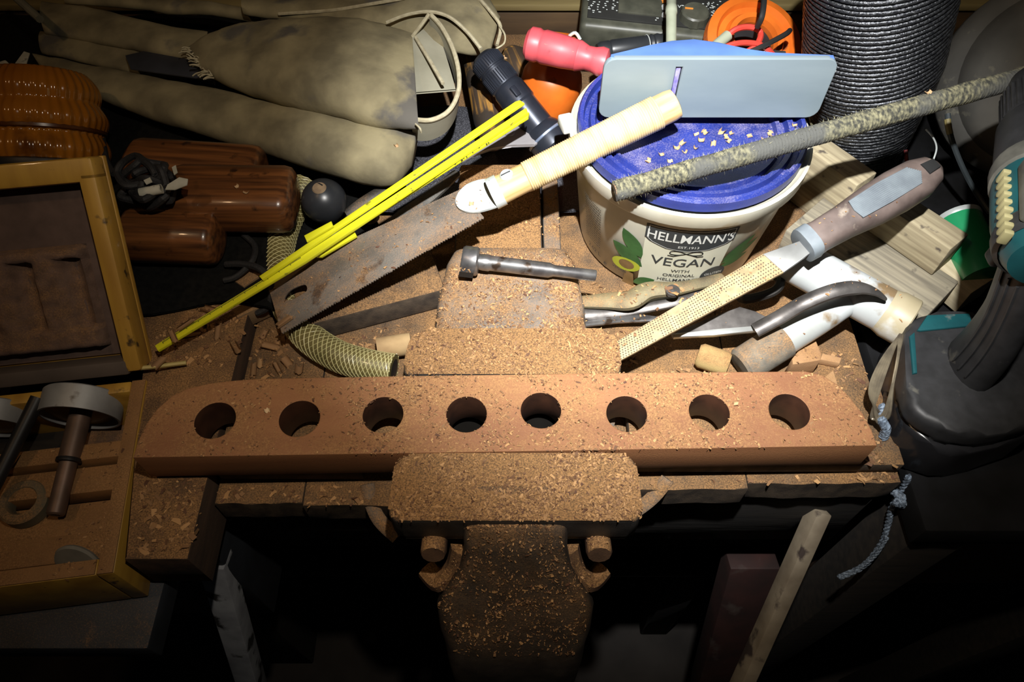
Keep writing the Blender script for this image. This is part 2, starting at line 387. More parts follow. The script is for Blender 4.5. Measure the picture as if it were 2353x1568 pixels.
ink = mat('label_charcoal', (.035, .04, .042), (.03, .034, .036), .5); cream = mat('label_cream', (.62, .60, .47), (.55, .53, .40), .5)
white = mat('label_white', (.66, .66, .62), (.60, .60, .55), .5); green = mat('label_green', (.045, .13, .035), (.03, .09, .025), .5, scale=80); lime = mat('label_lime', (.42, .44, .035), (.34, .36, .03), .5)
cork = mat('label_brown', (.22, .13, .05), (.15, .09, .03), .5, scale=90)
lab = wrap(sheet([(-.036, -.045), (.036, -.045), (.036, .036), (-.036, .036)]), 'label_panel', cream, 0, .058, .0002, tub)
bd = [(-.0365, .0175), (.0365, .0175), (.0365, .0), (.032, -.004), (.018, -.0095), (.0, -.0115), (-.018, -.0095), (-.032, -.004), (-.0365, .0)]
wrap(sheet(bd), 'badge', ink, 0, .0835, .0005, tub)
fr = bd+[bd[0]]
bm = B()
for (x0, y0), (x1, y1) in zip(fr, fr[1:]):
    s = .93; a, b2 = V((x0*s, y0*s+.0003, 0)), V((x1*s, y1*s+.0003, 0)); d = (b2-a).normalized()*.00025; nrm = V((-d.y, d.x, 0))
    bm.faces.new([bm.verts.new(q) for q in (a+nrm, a-nrm, b2-nrm, b2+nrm)])
me = bpy.data.meshes.new('s'); bm.to_mesh(me); bm.free(); wrap(me, 'badge_outline', white, 0, .0835, .0007, tub)
wrap(text_mesh("HELLMANN'S", .0155, .012, .78), 'lettering', white, 0, .0845, .0008, tub)
wrap(text_mesh("EST.1913", .0042, .005, 1.1), 'lettering', white, 0, .0772, .0008, tub)
bow = B()
for sgn in (-1, 1):
    tube(bow, smooth([(0, 0, 0), (sgn*.006, .0028, 0), (sgn*.0125, .0022, 0), (sgn*.013, -.0015, 0), (sgn*.006, -.002, 0), (0, 0, 0)], 4), .0005, 4)
    tube(bow, [(sgn*.003, -.001, 0), (sgn*.010, -.0045, 0), (sgn*.015, -.004, 0)], .0006, 4)
me = bpy.data.meshes.new('s'); bow.to_mesh(me); bow.free(); wrap(me, 'ribbon_bow', ink, 0, .0695, .0006, tub)
wrap(text_mesh("VEGAN", .0165, .004, 1.03), 'lettering', ink, 0, .0505, .0006, tub)
for t, z in (("WITH", .0415), ("ORIGINAL", .0345), ("HELLMANN'S", .0275)): wrap(text_mesh(t, .0058, .004, 1.1), 'lettering', ink, 0, z, .0006, tub)
wrap(sheet(circ(0, 0, .012, 20)), 'round_stamp', ink, .032, .034, .0006, tub); wrap(text_mesh("GLUTEN", .0045, .004), 'lettering', white, .032, .0345, .0009, tub); wrap(text_mesh("FREE", .0045, .004), 'lettering', white, .032, .029, .0009, tub)
def leaf(u, z, L, w, rot, m):
    pts = [(L*t, w*math.sin(math.pi*t)**.8*(1 if k == 0 else -1)) for k in (0, 1) for t in ([i/8 for i in range(9)] if k == 0 else [i/8 for i in range(7, 0, -1)])]
    wrap(sheet(pts), 'leaf_print', m, u, z, .0004+random.random()*.0001, tub, rot)
leaf(.036, .052, .036, .006, .75, green); leaf(.036, .048, .040, .006, .45, green); leaf(.036, .043, .030, .005, .2, green)
leaf(-.036, .052, .036, .008, 2.15, green); leaf(-.034, .040, .036, .009, 2.6, green); leaf(-.040, .012, .024, .006, .6, green)
wrap(sheet(circ(0, 0, .015, 18, .009)), 'fruit_print', lime, -.050, .034, .0005, tub, .3); wrap(sheet(circ(0, 0, .008, 16, .006)), 'fruit_print', cork, -.049, .035, .0007, tub, .3)
wrap(sheet([(-.006, -.012), (.008, -.012), (.005, .012), (-.003, .013)]), 'fruit_print', cork, -.046, .013, .0005, tub)
wrap(text_mesh("2.62 L", .008, .004), 'lettering', ink, -.0895, .020, .0006, tub); wrap(text_mesh("e", .010, .004), 'lettering', ink, -.073, .014, .0006, tub); wrap(text_mesh("VEGAN", .0048, .004), 'lettering', ink, -.056, .021, .0006, tub)
bm = B()
for i in range(17):
    z = .045-.0032*i*-1; x = -.012; 
    while x < .012:
        l = random.uniform(.0012, .004); x1 = min(x+l, .012)
        bm.faces.new([bm.verts.new(q) for q in ((x, i*.0032, 0), (x1, i*.0032, 0), (x1, i*.0032+.0010, 0), (x, i*.0032+.0010, 0))]); x = x1+.0007
me = bpy.data.meshes.new('s'); bm.to_mesh(me); bm.free(); wrap(me, 'small_print', ink, -.092, .032, .0006, tub)
# ================================================================ HAND PLANE ON THE LID
steel_blue = mat('worn_blue_grey_steel', (.26, .315, .34), (.185, .235, .265), .42, metal=.15, scale=18, grain=(.3, 1, 1), bump=.05, spots=(.12, .14, .16), sscale=30, sthr=.66)
cheek_blue = mat('plain_blue', (.10, .19, .46), (.08, .15, .38), .35, scale=30, spots=(.35, .42, .52), sscale=20, sthr=.64)  # even blue on both cheeks with paler blotches
pz = .1295
a, b = PY(1372, 285, .491), PY(1868, 289, .491); a.z = b.z = pz
MP = frame(a, b); PLn = (b-a).length; PW = .055
hp = thing('hand_plane', 'grey steel hand plane lying on its side across the blue tub lid', 'hand plane', MP)
def rrect(L, W, r, n=4):
    out = []
    for cx, cy, a0 in ((L-r, r, -90), (L-r, W-r, 0), (r, W-r, 90), (r, r, 180)):
        for i in range(n+1): t = math.radians(a0+90*i/n); out.append((cx+r*math.cos(t), cy+r*math.sin(t)))
    return out
XZ = Matrix(((1, 0, 0, 0), (0, 0, 1, 0), (0, 1, 0, 0), (0, 0, 0, 1)))   # outline x,y -> x,z ; height -> y
me = plate([rrect(PLn, PW, .009), [(.0555, .014), (.0605, .014), (.0605, .048), (.0555, .048)]], .005, .0006)
ob('sole', me, steel_blue, hp, Matrix(((1, 0, 0, 0), (0, 0, -1, .0025), (0, 1, 0, 0), (0, 0, 0, 1))))
dome = [(.004, .002), (PLn-.004, .002), (PLn-.004, .006), (.72*PLn, .008), (.62*PLn, .013), (.50*PLn, .022), (.40*PLn, .026), (.30*PLn, .024), (.2*PLn, .018), (.1*PLn, .011), (.03*PLn, .007)]
for z0 in (0, PW-.005):
    bm = B(); prism(bm, dome, z0+.0003, z0+.0047, .0006); ob('cheek', bm, cheek_blue, hp)
ob('plane_iron', boxm((.075, .020, PW/2), (.06, .003, .042), .0005, None), mat('plane_iron_steel', (.4, .4, .4), None, .35, metal=.9), hp, T(.0, .0, 0))
bm = B(); lathe(bm, [(0, 0), (.006, 0), (.009, .006), (.011, .013), (.007, .02), (0, .022)], 20, T(PLn*.85, .005, PW/2) @ R(-90, 'X')); ob('front_knob', bm, mat('dark_knob_wood', (.12, .05, .03), None, .4), hp)
# violet smear on the mouth slot
ob('mouth_mark', boxm((.058, .0032, .031), (.0035, .003, .034), .0004), mat('violet_residue', (.16, .13, .45), (.3, .28, .45), .7, scale=200), hp)
# ================================================================ PULL SAW
steel_dirty = mat('stained_saw_steel', (.30, .27, .24), (.16, .13, .11), .45, metal=.55, scale=30, grain=(.4, 1, 1), bump=.08, dust=.36, spots=(.12, .08, .06), sscale=35, sthr=.6)
rattan = mat('pale_rattan', (.70, .56, .33), (.52, .38, .18), .5, scale=120, grain=(1, .2, .2), coat=.2)
bamboo = mat('pale_bamboo', (.66, .47, .22), (.48, .30, .12), .45, scale=120, grain=(.15, 2, 2), coat=.3)
chrome = mat('bright_plated_steel', (.66, .70, .68), (.52, .55, .54), .30, metal=.3, scale=30)
MS = frame(P(630, 702, .034), P(1545, 250, .148)); SL = (P(1545, 250, .148)-P(630, 702, .034)).length
saw = thing('pull_saw', 'pull saw with a stained steel blade and pale rattan-wrapped handle', 'saw', MS)
tl, bl_, br, tr = onp(MS, 611, 640), onp(MS, 648, 766), onp(MS, 1112, 500), onp(MS, 1060, 436)
def teeth(p, q, h, pitch):
    p, q = V((*p, 0)), V((*q, 0)); d = (q-p); n = int(d.length/pitch); d /= n; nn = V((d.y, -d.x, 0)).normalized()
    out = []
    for i in range(n):
        a = p+d*i; out += [(a.x, a.y), ((a+d*.45+nn*h).x, (a+d*.45+nn*h).y)]
    return out+[(q.x, q.y)]
slot = smooth([(*onp(MS, 655, 688), 0), (*onp(MS, 668, 668), 0), (*onp(MS, 700, 655), 0), (*onp(MS, 706, 668), 0), (*onp(MS, 690, 680), 0), (*onp(MS, 670, 690), 0)], 4, True)
me = plate([[tl]+teeth(bl_, br, .0013, .0022)+teeth(tr, tl, .0006, .0016)[:-1], [(v.x, v.y) for v in slot]], .0009)
ob('blade', me, steel_dirty, saw)
hx0 = onp(MS, 1150, 440)[0]; hx = [hx0, hx0+.022, hx0+.0225, SL-.014, SL-.013, SL+.004]
tp = smooth([(*onp(MS, 1128, 415), 0), (*onp(MS, 1082, 425), 0), (*onp(MS, 1052, 455), 0), (*onp(MS, 1055, 482), 0), (*onp(MS, 1090, 493), 0), (*onp(MS, 1145, 480), 0)], 5)
bm = B(); prism(bm, [(v.x, v.y) for v in tp], .0012, .0032, .0004); ob('heel_plate', bm, chrome, saw)
def ov(x, ry, rzz, z0=0, n=22): return [V((x, ry*math.cos(2*math.pi*i/n), z0+rzz*math.sin(2*math.pi*i/n))) for i in range(n)]
hy = onp(MS, 1180, 425)[1]
bm = B(); loft(bm, [ov(x, r, r*.8, .004) for x, r in ((hx0-.004, .0128), (hx0, .013), (hx0+.026, .0125))]); ob('handle_core', bm, bamboo, saw)
bm = B(); n = 62; x0, x1 = hx0+.024, SL-.012
rings = []
for k in range(n*4+1):
    t = k/(n*4); rad = .0126+.0012*t+.0008*abs(math.sin(math.pi*k/4)); rings.append(ov(x0+(x1-x0)*t, rad, rad*.85, .004))
loft(bm, rings); ob('rattan_wrap', bm, rattan, saw, ang=80)
bm = B(); loft(bm, [ov(x, r, r*.85, .004) for x, r in ((SL-.014, .0134), (SL-.002, .0134), (SL+.003, .0125), (SL+.004, .010))]); ob('handle_end', bm, bamboo, saw)
bm = B(); loft(bm, [ov(x, r, r*.82, .004) for x, r in ((hx0-.0075, .0118), (hx0-.0075, .0142), (hx0+.001, .0142), (hx0+.001, .0125))], cap=False); ob('ferrule', bm, chrome, saw)
bm = B(); lathe(bm, [(.0055, 0), (.0055, .0012), (.0045, .0024), (0, .0026)], 20, T(hx0+.010, .002, .0135)); sc = ob('screw', bm, chrome, saw)
ob('screw_slot', boxm((hx0+.010, .002, .0162), (.008, .0009, .0006)), mat('slot_dark', (.05, .05, .05), None, .7), sc)
# ================================================================ FOLDING RULE
yellow = mat('yellow_rule_paint', (.80, .78, .02), (.66, .64, .02), .45, scale=60, grain=(.2, 1, 1), spots=(.20, .17, .03), sscale=90, sthr=.66)
black = mat('black_print', (.02, .02, .02), None, .6)
MR = frame(P(357, 797, .036), P(1208, 248, .112)); rule = thing('folding_rule', 'bright yellow folding rule lying diagonally from the wooden case to the torch', 'ruler', MR)
def strip(pts, z0, th, name='rule_segment'):
    bm = B(); prism(bm, [onp(MR, *p) for p in pts], z0, z0+th, .0004); return ob(name, bm, yellow, rule)
s1 = strip([(355, 794), (362, 806), (700, 602), (1213, 258), (1209, 247), (690, 590)], -.003, .003)
s2 = strip([(684, 588), (690, 597), (1212, 262), (1214, 250)], -.0066, .003)
s3 = strip([(600, 640), (607, 648), (1206, 243), (1196, 237), (1186, 240)], .0006, .003)
s4 = strip([(706, 552), (712, 565), (772, 530), (768, 519)], .0042, .0025, 'hinge_plate')
s5 = strip([(718, 578), (730, 578), (812, 530), (806, 518)], -.0100, .0028, 'hinge_plate')
bm = B(); rs = random.Random(3)
d0 = V((*onp(MR, 842, 503), 0)); d1 = V((*onp(MR, 1130, 318), 0)); dd = d1-d0; un = dd.normalized(); nn = V((-un.y, un.x, 0))
t = 0.
while t < 1:
    l = rs.choice((.006, .010, .014, .022)); w0 = rs.choice((0, .0006, .0012)); 
    for k in range(rs.choice((1, 1, 2))):
        A = d0+dd*t+nn*(w0+k*.002); bm.faces.new([bm.verts.new(q+V((0, 0, -.0033))) for q in (A, A+dd*l, A+dd*l+nn*.0016, A+nn*.0016)])
    t += l+rs.choice((.008, .016, .045))
q = ob('printed_marks', bm, black, s2)
bm = B(); A0 = V((*onp(MR, 372, 784), 0)); A1 = V((*onp(MR, 690, 589), 0)); dd = A1-A0; un = dd.normalized(); nn = V((-un.y, un.x, 0))
for k in range(120):
    A = A0+dd*(k/120)-nn*.0009; h = .0022 if k % 10 == 0 else .0013
    bm.faces.new([bm.verts.new(p+V((0, 0, .00015))) for p in (A, A+un*.0006, A+un*.0006-nn*h, A-nn*h)])
ob('graduations', bm, black, s1)
# ================================================================ WIRE-BOUND ROD
rope_m = mat('hairy_cord', (.24, .22, .13), (.035, .035, .028), .95, scale=420, grain=(1, .6, .6), bump=1., lo=.38, hi=.68, spots=(.075, .075, .068), sscale=12, sthr=.50)
p0, p1 = P(1412, 440, .140), P(2420, 158, .185)
MRod = frame(p0, p1); Lr = (p1-p0).length
rod = thing('wrapped_rod', 'rod bound with hairy grey cord, reaching from the tub lid past the wire spool', 'rod', MRod)
bm = B(); tube(bm, [(0, 0, 0), (Lr, 0, 0)], .0055, 10); ob('core', bm, M_['iron'], rod)
bm = B(); rings = []; n = int(Lr/.0008); rr = random.Random(5)
for k in range(n+1):
    x = Lr*k/n; r0 = .0076+.00035*math.sin(k*2.1)+.0006*mnoise.noise(V((x*60, 0, 0)))
    rings.append([V((x+.0012*math.sin(6.283*i/14), (r0+.0004*mnoise.noise(V((x*400, i, 0))))*math.cos(6.283*i/14), (r0+.0004*mnoise.noise(V((x*400, i, 4))))*math.sin(6.283*i/14))) for i in range(14)])
loft(bm, rings); cw = ob('cord_wrap', bm, rope_m, rod, ang=80)
bm = B()
for k in range(700):
    x = rr.uniform(0, Lr*.75)**1.15; a = rr.uniform(0, 6.283); r0 = .0078; l = rr.uniform(.001, .0035)
    q = V((x, r0*math.cos(a), r0*math.sin(a))); d = V((rr.uniform(-.8, .8), math.cos(a), math.sin(a))).normalized()*l; s = V((.00013, 0, 0)).cross(d).normalized()*.00014+V((.0001, 0, 0))
    bm.faces.new([bm.verts.new(v) for v in (q-s, q+s, q+d)])
fz = ob('fibres', bm, mat('cord_fibre', (.45, .42, .26), (.3, .28, .18), .9), cw); fz['kind'] = 'stuff'
# ================================================================ RASP
MF = frame(P(1408, 818, .048), P(2150, 383, .118), (0, -.15, 1)); rasp = thing('rasp', 'perforated flat rasp clogged with sawdust, brown plastic handle with grey inlay', 'rasp', MF)
rasp_m = mat('clogged_rasp_steel', (.44, .32, .17), (.30, .21, .11), .7, metal=.1, scale=160, bump=.2); grey_m = mat('plain_rasp_steel', (.36, .36, .35), (.26, .26, .25), .45, metal=.6, scale=40)
A, Bq, C, D = onp(MF, 1412, 838), onp(MF, 1408, 792), onp(MF, 1752, 586), onp(MF, 1800, 628)
bm = B(); prism(bm, [A, D, C, Bq], -.002, .002, .0005); ob('toothed_blade', bm, rasp_m, rasp)
E, F_ = onp(MF, 1848, 552), onp(MF, 1866, 580)
bm = B(); prism(bm, [D, F_, E, C], -.0018, .0018, .0004); ob('tang', bm, grey_m, rasp)
bm = B(); A, Bq, C, D = [V((*q, 0)) for q in (A, Bq, C, D)]
NU, NV = 64, 8
for i in range(NU):
    for j in range(NV):
        u, v = (i+.5)/NU, (j+.5)/NV
        c = (A*(1-u)+D*u)*(1-v)+(Bq*(1-u)+C*u)*v + V((0, 0, .0021))
        if mnoise.noise(c*90) > .38: continue
        bm.faces.new([bm.verts.new(c+V((.00055*math.cos(t*1.047), .00055*math.sin(t*1.047), 0))) for t in range(6)])
q = ob('perforations', bm, mat('rasp_hole', (.06, .045, .03), None, .9), rasp); q['kind'] = 'stuff'
hb = mat('worn_brown_plastic', (.16, .12, .105), (.075, .055, .048), .5, scale=45, spots=(.30, .25, .20), sscale=40, sthr=.64, bump=.15)
LF = onp(MF, 2150, 383)[0]; h0 = onp(MF, 1852, 560)[0]
def hs(t): return h0+(LF-h0)*t
def hsec(x, hy_, hz_, yc=0, n=20):
    r = []
    for i in range(n):
        a = 6.283*i/n; c, s = math.cos(a), math.sin(a); r.append(V((x, yc+hy_*math.copysign(abs(c)**.7, c), hz_*math.copysign(abs(s)**.7, s))))
    return r
yc = (onp(MF, 1870, 550)[1], onp(MF, 2120, 405)[1])
def yy(t): return yc[0]+(yc[1]-yc[0])*t
bm = B(); loft(bm, [hsec(hs(t), a_, b_, yy(t)) for t, a_, b_ in ((0, .0125, .0115), (.03, .0135, .0125), (.10, .0125, .0115), (.28, .0135, .0115), (.5, .0165, .013), (.68, .0175, .0135), (.85, .0165, .0125), (.95, .0125, .0105), (1, .006, .006))]); hd = ob('handle', bm, hb, rasp, ang=60)
grip = mat('ribbed_grey_rubber', (.20, .23, .25), (.14, .16, .18), .55, scale=60)
bm = B()
for k in range(13):
    v = (k-6)*.00135; t0, t1 = .33+abs(k-6)*.002, .83-abs(k-6)*.008
    tube(bm, [V((hs(t0), yy(t0)+v*1.0, .0125)), V((hs(.55), yy(.55)+v*1.12, .0139)), V((hs(t1), yy(t1)+v, .0131))], .00075, 5)
ob('ribbed_inlay', bm, grip, hd)
bm = B(); prism(bm, [(hs(.865), yy(.9)-.0055), (hs(.955), yy(.9)-.0045), (hs(.955), yy(.9)+.0045), (hs(.865), yy(.9)+.0055)], .0105, .0133, .0012); ob('hanging_hole', bm, mat('hole_black', (.01, .01, .01), None, .9), hd)
bm = B(); loft(bm, [hsec(hs(t), a_, b_, yy(0)) for t, a_, b_ in ((-.03, .0128, .0105), (-.028, .0138, .0118), (.045, .0140, .013), (.047, .013, .012))]); ob('collar', bm, grip, hd)
# ================================================================ FORSTNER BIT ON THE ANVIL
bit_m = mat('oily_tool_steel', (.33, .32, .31), (.17, .16, .16), .36, metal=.85, scale=90, spots=(.10, .07, .05), sscale=70, sthr=.62)
MBt = frame(P(1085, 600, .068), P(1370, 634, .0625)); bit = thing('forstner_bit', 'steel boring bit lying in sawdust on top of the vise', 'drill bit', MBt); Lt = (P(1370, 634, .0625)-P(1085, 600, .068)).length
bm = B(); lathe(bm, [(0, -.008), (.0105, -.008), (.0118, -.006), (.0118, .004), (.0105, .0055), (.006, .006), (0, .006)], 24, XTOZ); ob('cutter_head', bm, bit_m, bit)
ob('cutter_notch', boxm((-.003, -.002, -.001), (.011, .0245, .0065), 0), mat('notch_dark', (.03, .028, .026), None, .6, metal=.5), bit)
bm = B(); lathe(bm, [(.0062, .005), (.0068, .009), (.0068, .014), (.0062, .015), (.0062, Lt*.62), (.0047, Lt*.66), (.0047, Lt-.001), (.004, Lt), (0, Lt)], 20, XTOZ); ob('shank', bm, bit_m, bit)
# ================================================================ WIRE SPOOL
wire_m = mat('dark_steel_wire', (.15, .155, .165), (.05, .052, .06), .34, metal=.8, scale=420, bump=.9)
sc_ = V((.352, .575, .0)); sp = thing('wire_spool', 'tall coil of dark steel wire standing behind the tub', 'wire coil', T(sc_.x, sc_.y, .012) @ R(-16, 'Y'))
def sr(z): return .034+(.057-.034)*min(1, max(0, z/.115))**.8
bm = B(); lathe(bm, [(0, 0), (sr(0)-.003, 0)]+[(sr(z/100)-.0022, z/100) for z in range(1, 24)]+[(0, .235)], 48); ob('coil_core', bm, mat('spool_black', (.015, .015, .016), None, .6), sp)
bm = B(); pitch = .0044; N = 52
pts = []
for k in range(N*44):
    a = 6.283*k/44; z = .003+pitch*k/44; r = sr(z)+.0006*mnoise.noise(V((k*.9, 0, z*300)))
    pts.append(V((r*math.cos(a), r*math.sin(a), z+.0006*mnoise.noise(V((k*.05, 7, 0))))))
tube(bm, pts, .00215, 6); ob('wire_winding', bm, wire_m, sp, ang=80)
# ================================================================ GREY DRUM AT THE BACK RIGHT
dm = mat('dull_grey_casing', (.15, .145, .13), (.085, .082, .075), .8, scale=14, bump=.2, spots=(.2, .19, .15), sscale=60, sthr=.63)
dc = PY(2400, 185, .605)
dmM = T(*dc) @ R(52, 'X') @ R(-14, 'Y')
bd_ = B(); lathe(bd_, [(0, .045), (.055, .045), (.07, .04), (.078, .028), (.080, .018), (.086, .014), (.094, .0), (.092, -.02), (.08, -.045), (.05, -.06), (0, -.065)], 48, dmM, ); dr_ = ob('grinder_casing', bd_, dm, ang=40); tag(dr_, 'dull grey round metal casing behind the drill, top right', 'casing')
# ================================================================ TIMBER OFFCUTS
tim = mat('weathered_pine', (.46, .39, .25), (.26, .21, .13), .8, scale=90, grain=(.12, 2.2, 2.2), bump=.25, spots=(.10, .08, .06), sscale=60, sthr=.63)
timg = mat('grey_weathered_pine', (.32, .28, .20), (.16, .14, .105), .85, scale=90, grain=(.12, 2.2, 2.2), bump=.25, spots=(.07, .06, .05), sscale=50, sthr=.62)
def timber(pa, pb, w, h, label, m, side=0):
    M = frame(pa, pb); o = ob('timber_block', boxm(((pb-pa).length/2, side*w/2, -h/2), ((pb-pa).length, w, h), .0012), m, M=M); return tag(o, label, 'wood block', 'pine offcuts beside the tub')
timber(P(1850, 312, .062), P(1993, 412, .062), .028, .062, 'upright pine offcut right behind the tub rim', tim, 0)
timber(P(2030, 440, .064), P(2206, 556, .064), .027, .034, 'short pine offcut under the rasp handle, sawn end facing the drill', tim, 0)
timber(P(1850, 490, .029), P(2165, 690, .029), .060, .028, 'wide grey pine board lowest of the offcuts, under the white pipe', timg, 0)
timber(P(2085, 515, .029), P(2262, 655, .029), .034, .028, 'pale clean pine offcut next to the green can', mat('clean_pine', (.62, .53, .36), (.46, .38, .24), .75, scale=90, grain=(.12, 2, 2), bump=.2), 0)
# ================================================================ WHITE PIPE TEE
pvc = mat('white_pipe_plastic', (.48, .50, .50), (.36, .37, .35), .38, scale=20, spots=(.22, .15, .08), sscale=26, sthr=.585, coat=.2)
tee = thing('pipe_tee', 'stained white plastic pipe tee lying right of the rasp', 'pipe')
a, b = P(1812, 592, .049), P(2078, 738, .043)
def lathe_along(bm, a, b, prof, seg=28):
    M = (V(b)-V(a)).to_track_quat('Z', 'Y').to_matrix().to_4x4(); M.translation = a; lathe(bm, prof, seg, M)
tee.location = (a+b)/2; TI = T(*(-(a+b)/2))
L = (b-a).length
bm = B(); lathe_along(bm, a, b, [(.0165, .0), (.0185, 0), (.0185, L), (.0165, L), (.0165, 0)]); ob('main_pipe', bm, pvc, tee, TI)
bm = B(); lathe_along(bm, a+(b-a)*.83, b, [(.0185, 0), (.0195, .004), (.0205, .007), (.0205, L*.19), (.0195, L*.20), (.0165, L*.2), (.016, L*.05), (.0, L*.05)]); ob('socket_end', bm, mat('yellowed_pipe_plastic', (.46, .40, .27), (.38, .32, .2), .45, scale=20, spots=(.58, .58, .56), sscale=20, sthr=.55), tee, TI)
c, d = P(1945, 690, .044), P(1700, 845, .0158); Lc = (d-c).length
bm = B(); lathe_along(bm, c, d, [(.0, 0), (.0125, 0), (.0135, Lc*.3), (.0135, Lc*.62), (.0128, Lc*.63), (0, Lc*.64)]); ob('branch_pipe', bm, pvc, tee, TI)
bm = B(); lathe_along(bm, c, d, [(0, Lc*.585), (.0150, Lc*.59), (.0154, Lc*.61), (.0154, Lc*.97), (.013, Lc*.995), (0, Lc)]); ob('tape_wrap', bm, mat('dusty_grey_tape', (.20, .18, .14), (.12, .11, .09), .85, scale=120, dust=.4), tee, TI)
# stained wooden plug next to the taped end
bm = B(); lathe_along(bm, P(1603, 815, .012), P(1672, 838, .012), [(0, 0), (.0085, 0), (.0105, .003), (.0105, .022), (.009, .026), (0, .027)]); q = ob('dowel_plug', bm, mat('ochre_wood', (.50, .36, .14), (.36, .25, .10), .8, scale=50, dust=.5)); tag(q, 'ochre wooden plug beside the taped pipe end', 'dowel')
# ================================================================ IRON LEVER
iron_w = mat('worn_dark_iron', (.17, .155, .145), (.08, .072, .068), .45, metal=.7, scale=70, bump=.2); iron_e = mat('bare_steel_edge', (.55, .56, .54), (.42, .42, .40), .35, metal=.6, scale=40)
lv = thing('iron_lever', 'dark iron pry lever with a curved pointed end, lying over the white pipe', 'pry bar', T(*P(1750, 750, .05)))
LI = T(*(-P(1750, 750, .05)))
pts = smooth([P(1735, 760, .046), P(1790, 730, .056), P(1850, 695, .070), P(1920, 668, .078), P(1975, 662, .078), P(2012, 672, .074), P(2036, 688, .068)], 6)
bm = B(); n = len(pts); tube(bm, pts, [.0062*(1-.0*k/n) if k < n*.6 else .0062*(1-.8*(k-n*.6)/(n*.4)) for k in range(n)], 10, flat=.7); ob('curved_arm', bm, iron_w, lv, LI)
Ml = frame(P(1545, 770, .036), P(1745, 752, .044), (0, -.25, 1))
bm = B(); prism(bm, [onp(Ml, *q) for q in ((1545, 775), (1640, 770), (1755, 758), (1775, 735), (1735, 715), (1700, 705), (1655, 722), (1620, 735), (1560, 760))], -.003, .0, .0006); ob('flat_blade', bm, iron_w, lv, LI @ Ml)
bm = B(); prism(bm, [onp(Ml, *q) for q in ((1543, 768), (1548, 776), (1640, 771), (1758, 759), (1752, 748), (1640, 758))], -.0045, .0008, .0006); ob('bright_edge', bm, iron_e, lv, LI @ Ml)
# ================================================================ TONGS, SPRING RING, STEEL RULE (between vise and tub)
dirty_y = mat('dirty_yellow_steel', (.26, .22, .12), (.12, .10, .065), .6, metal=.4, scale=50, dust=.35)
tg = thing('pliers', 'dusty steel pliers lying below the tub label, jaws under the rasp', 'pliers', T(*P(1470, 690, .02))); TGI = T(*(-P(1470, 690, .02)))
pts = smooth([P(1335, 694, .02), P(1400, 692, .022), P(1450, 690, .026), P(1490, 668, .030), P(1560, 662, .030), P(1660, 640, .024)], 6); n = len(pts)
bm = B(); tube(bm, pts, [.0058+.004*math.sin(min(1, k/n*1.2)*math.pi) for k in range(n)], 10, flat=.6); ob('upper_jaw', bm, dirty_y, tg, TGI)
pts = smooth([P(1335, 722, .014), P(1420, 716, .014), P(1480, 706, .016), P(1560, 690, .020), P(1640, 668, .020)], 6)
bm = B(); tube(bm, pts, .006, 10, flat=.6); ob('lower_jaw', bm, iron_w, tg, TGI)
bm = B(); lathe(bm, [(0, 0), (.006, 0), (.006, .003), (0, .004)], 16, T(*P(1545, 672, .034))); ob('rivet', bm, iron_w, tg, TGI)
bm = B(); pts = smooth([P(1700, 668, .03), P(1735, 645, .035), P(1775, 632, .038), P(1793, 645, .038), P(1780, 668, .034), P(1735, 684, .03), P(1705, 686, .03)], 6, True); tube(bm, pts, .0042, 8, True); tag(ob('iron_ring', bm, mat('black_iron', (.06, .055, .05), None, .5, metal=.6)), 'oval black iron ring between the rasp and the white pipe', 'ring')
Mk = frame(P(1340, 745, .010), P(1510, 720, .012)); bm = B(); prism(bm, [onp(Mk, *q) for q in ((1335, 742), (1400, 728), (1470, 725), (1512, 731), (1500, 741), (1420, 744), (1345, 753))], 0, .0022, .0004); tag(ob('steel_scraper', bm, bit_m, M=Mk), 'thin bright steel scraper beside the rear vise jaw', 'scraper')
Mk = frame(P(1395, 690, .024), P(1600, 640, .028)); 
# ================================================================ GREEN CAN
cg = thing('spray_can', 'green and white can lying behind the pine offcuts, partly hidden by the drill', 'can')
a, b = P(2200, 505, .036), P(2262, 640, .030); cg.location = a; L = (b-a).length
bm = B(); lathe_along(bm, a, b, [(0, -.001), (.018, 0), (.0195, .002), (.0195, L), (0, L)], 32); ob('can_body', bm, mat('green_tin', (.02, .30, .12), (.015, .24, .09), .35, scale=20, coat=.4), cg, T(*-a))
bm = B(); 
Mz = (b-a).to_track_quat('Z', 'Y').to_matrix().to_4x4(); Mz.translation = a
for k in range(12):
    a0, a1 = 1.0+k*.12, 1.0+(k+1)*.12
    z0, z1 = .010+.010*abs(math.sin(k*.5)), .030+.010*math.sin(k*.35)
    bm.faces.new([bm.verts.new(Mz @ V((.0197*math.cos(t+1.9), .0197*math.sin(t+1.9), z))) for t, z in ((a0, z0), (a1, z0), (a1, z1), (a0, z1))])
ob('white_band', bm, mat('white_print', (.75, .75, .74), None, .4), cg, T(*-a))
bm = B(); lathe_along(bm, a, b, [(.0170, -.002), (.0200, -.0015), (.0203, .001), (.0195, .003)], 32); ob('can_rim', bm, chrome, cg, T(*-a))
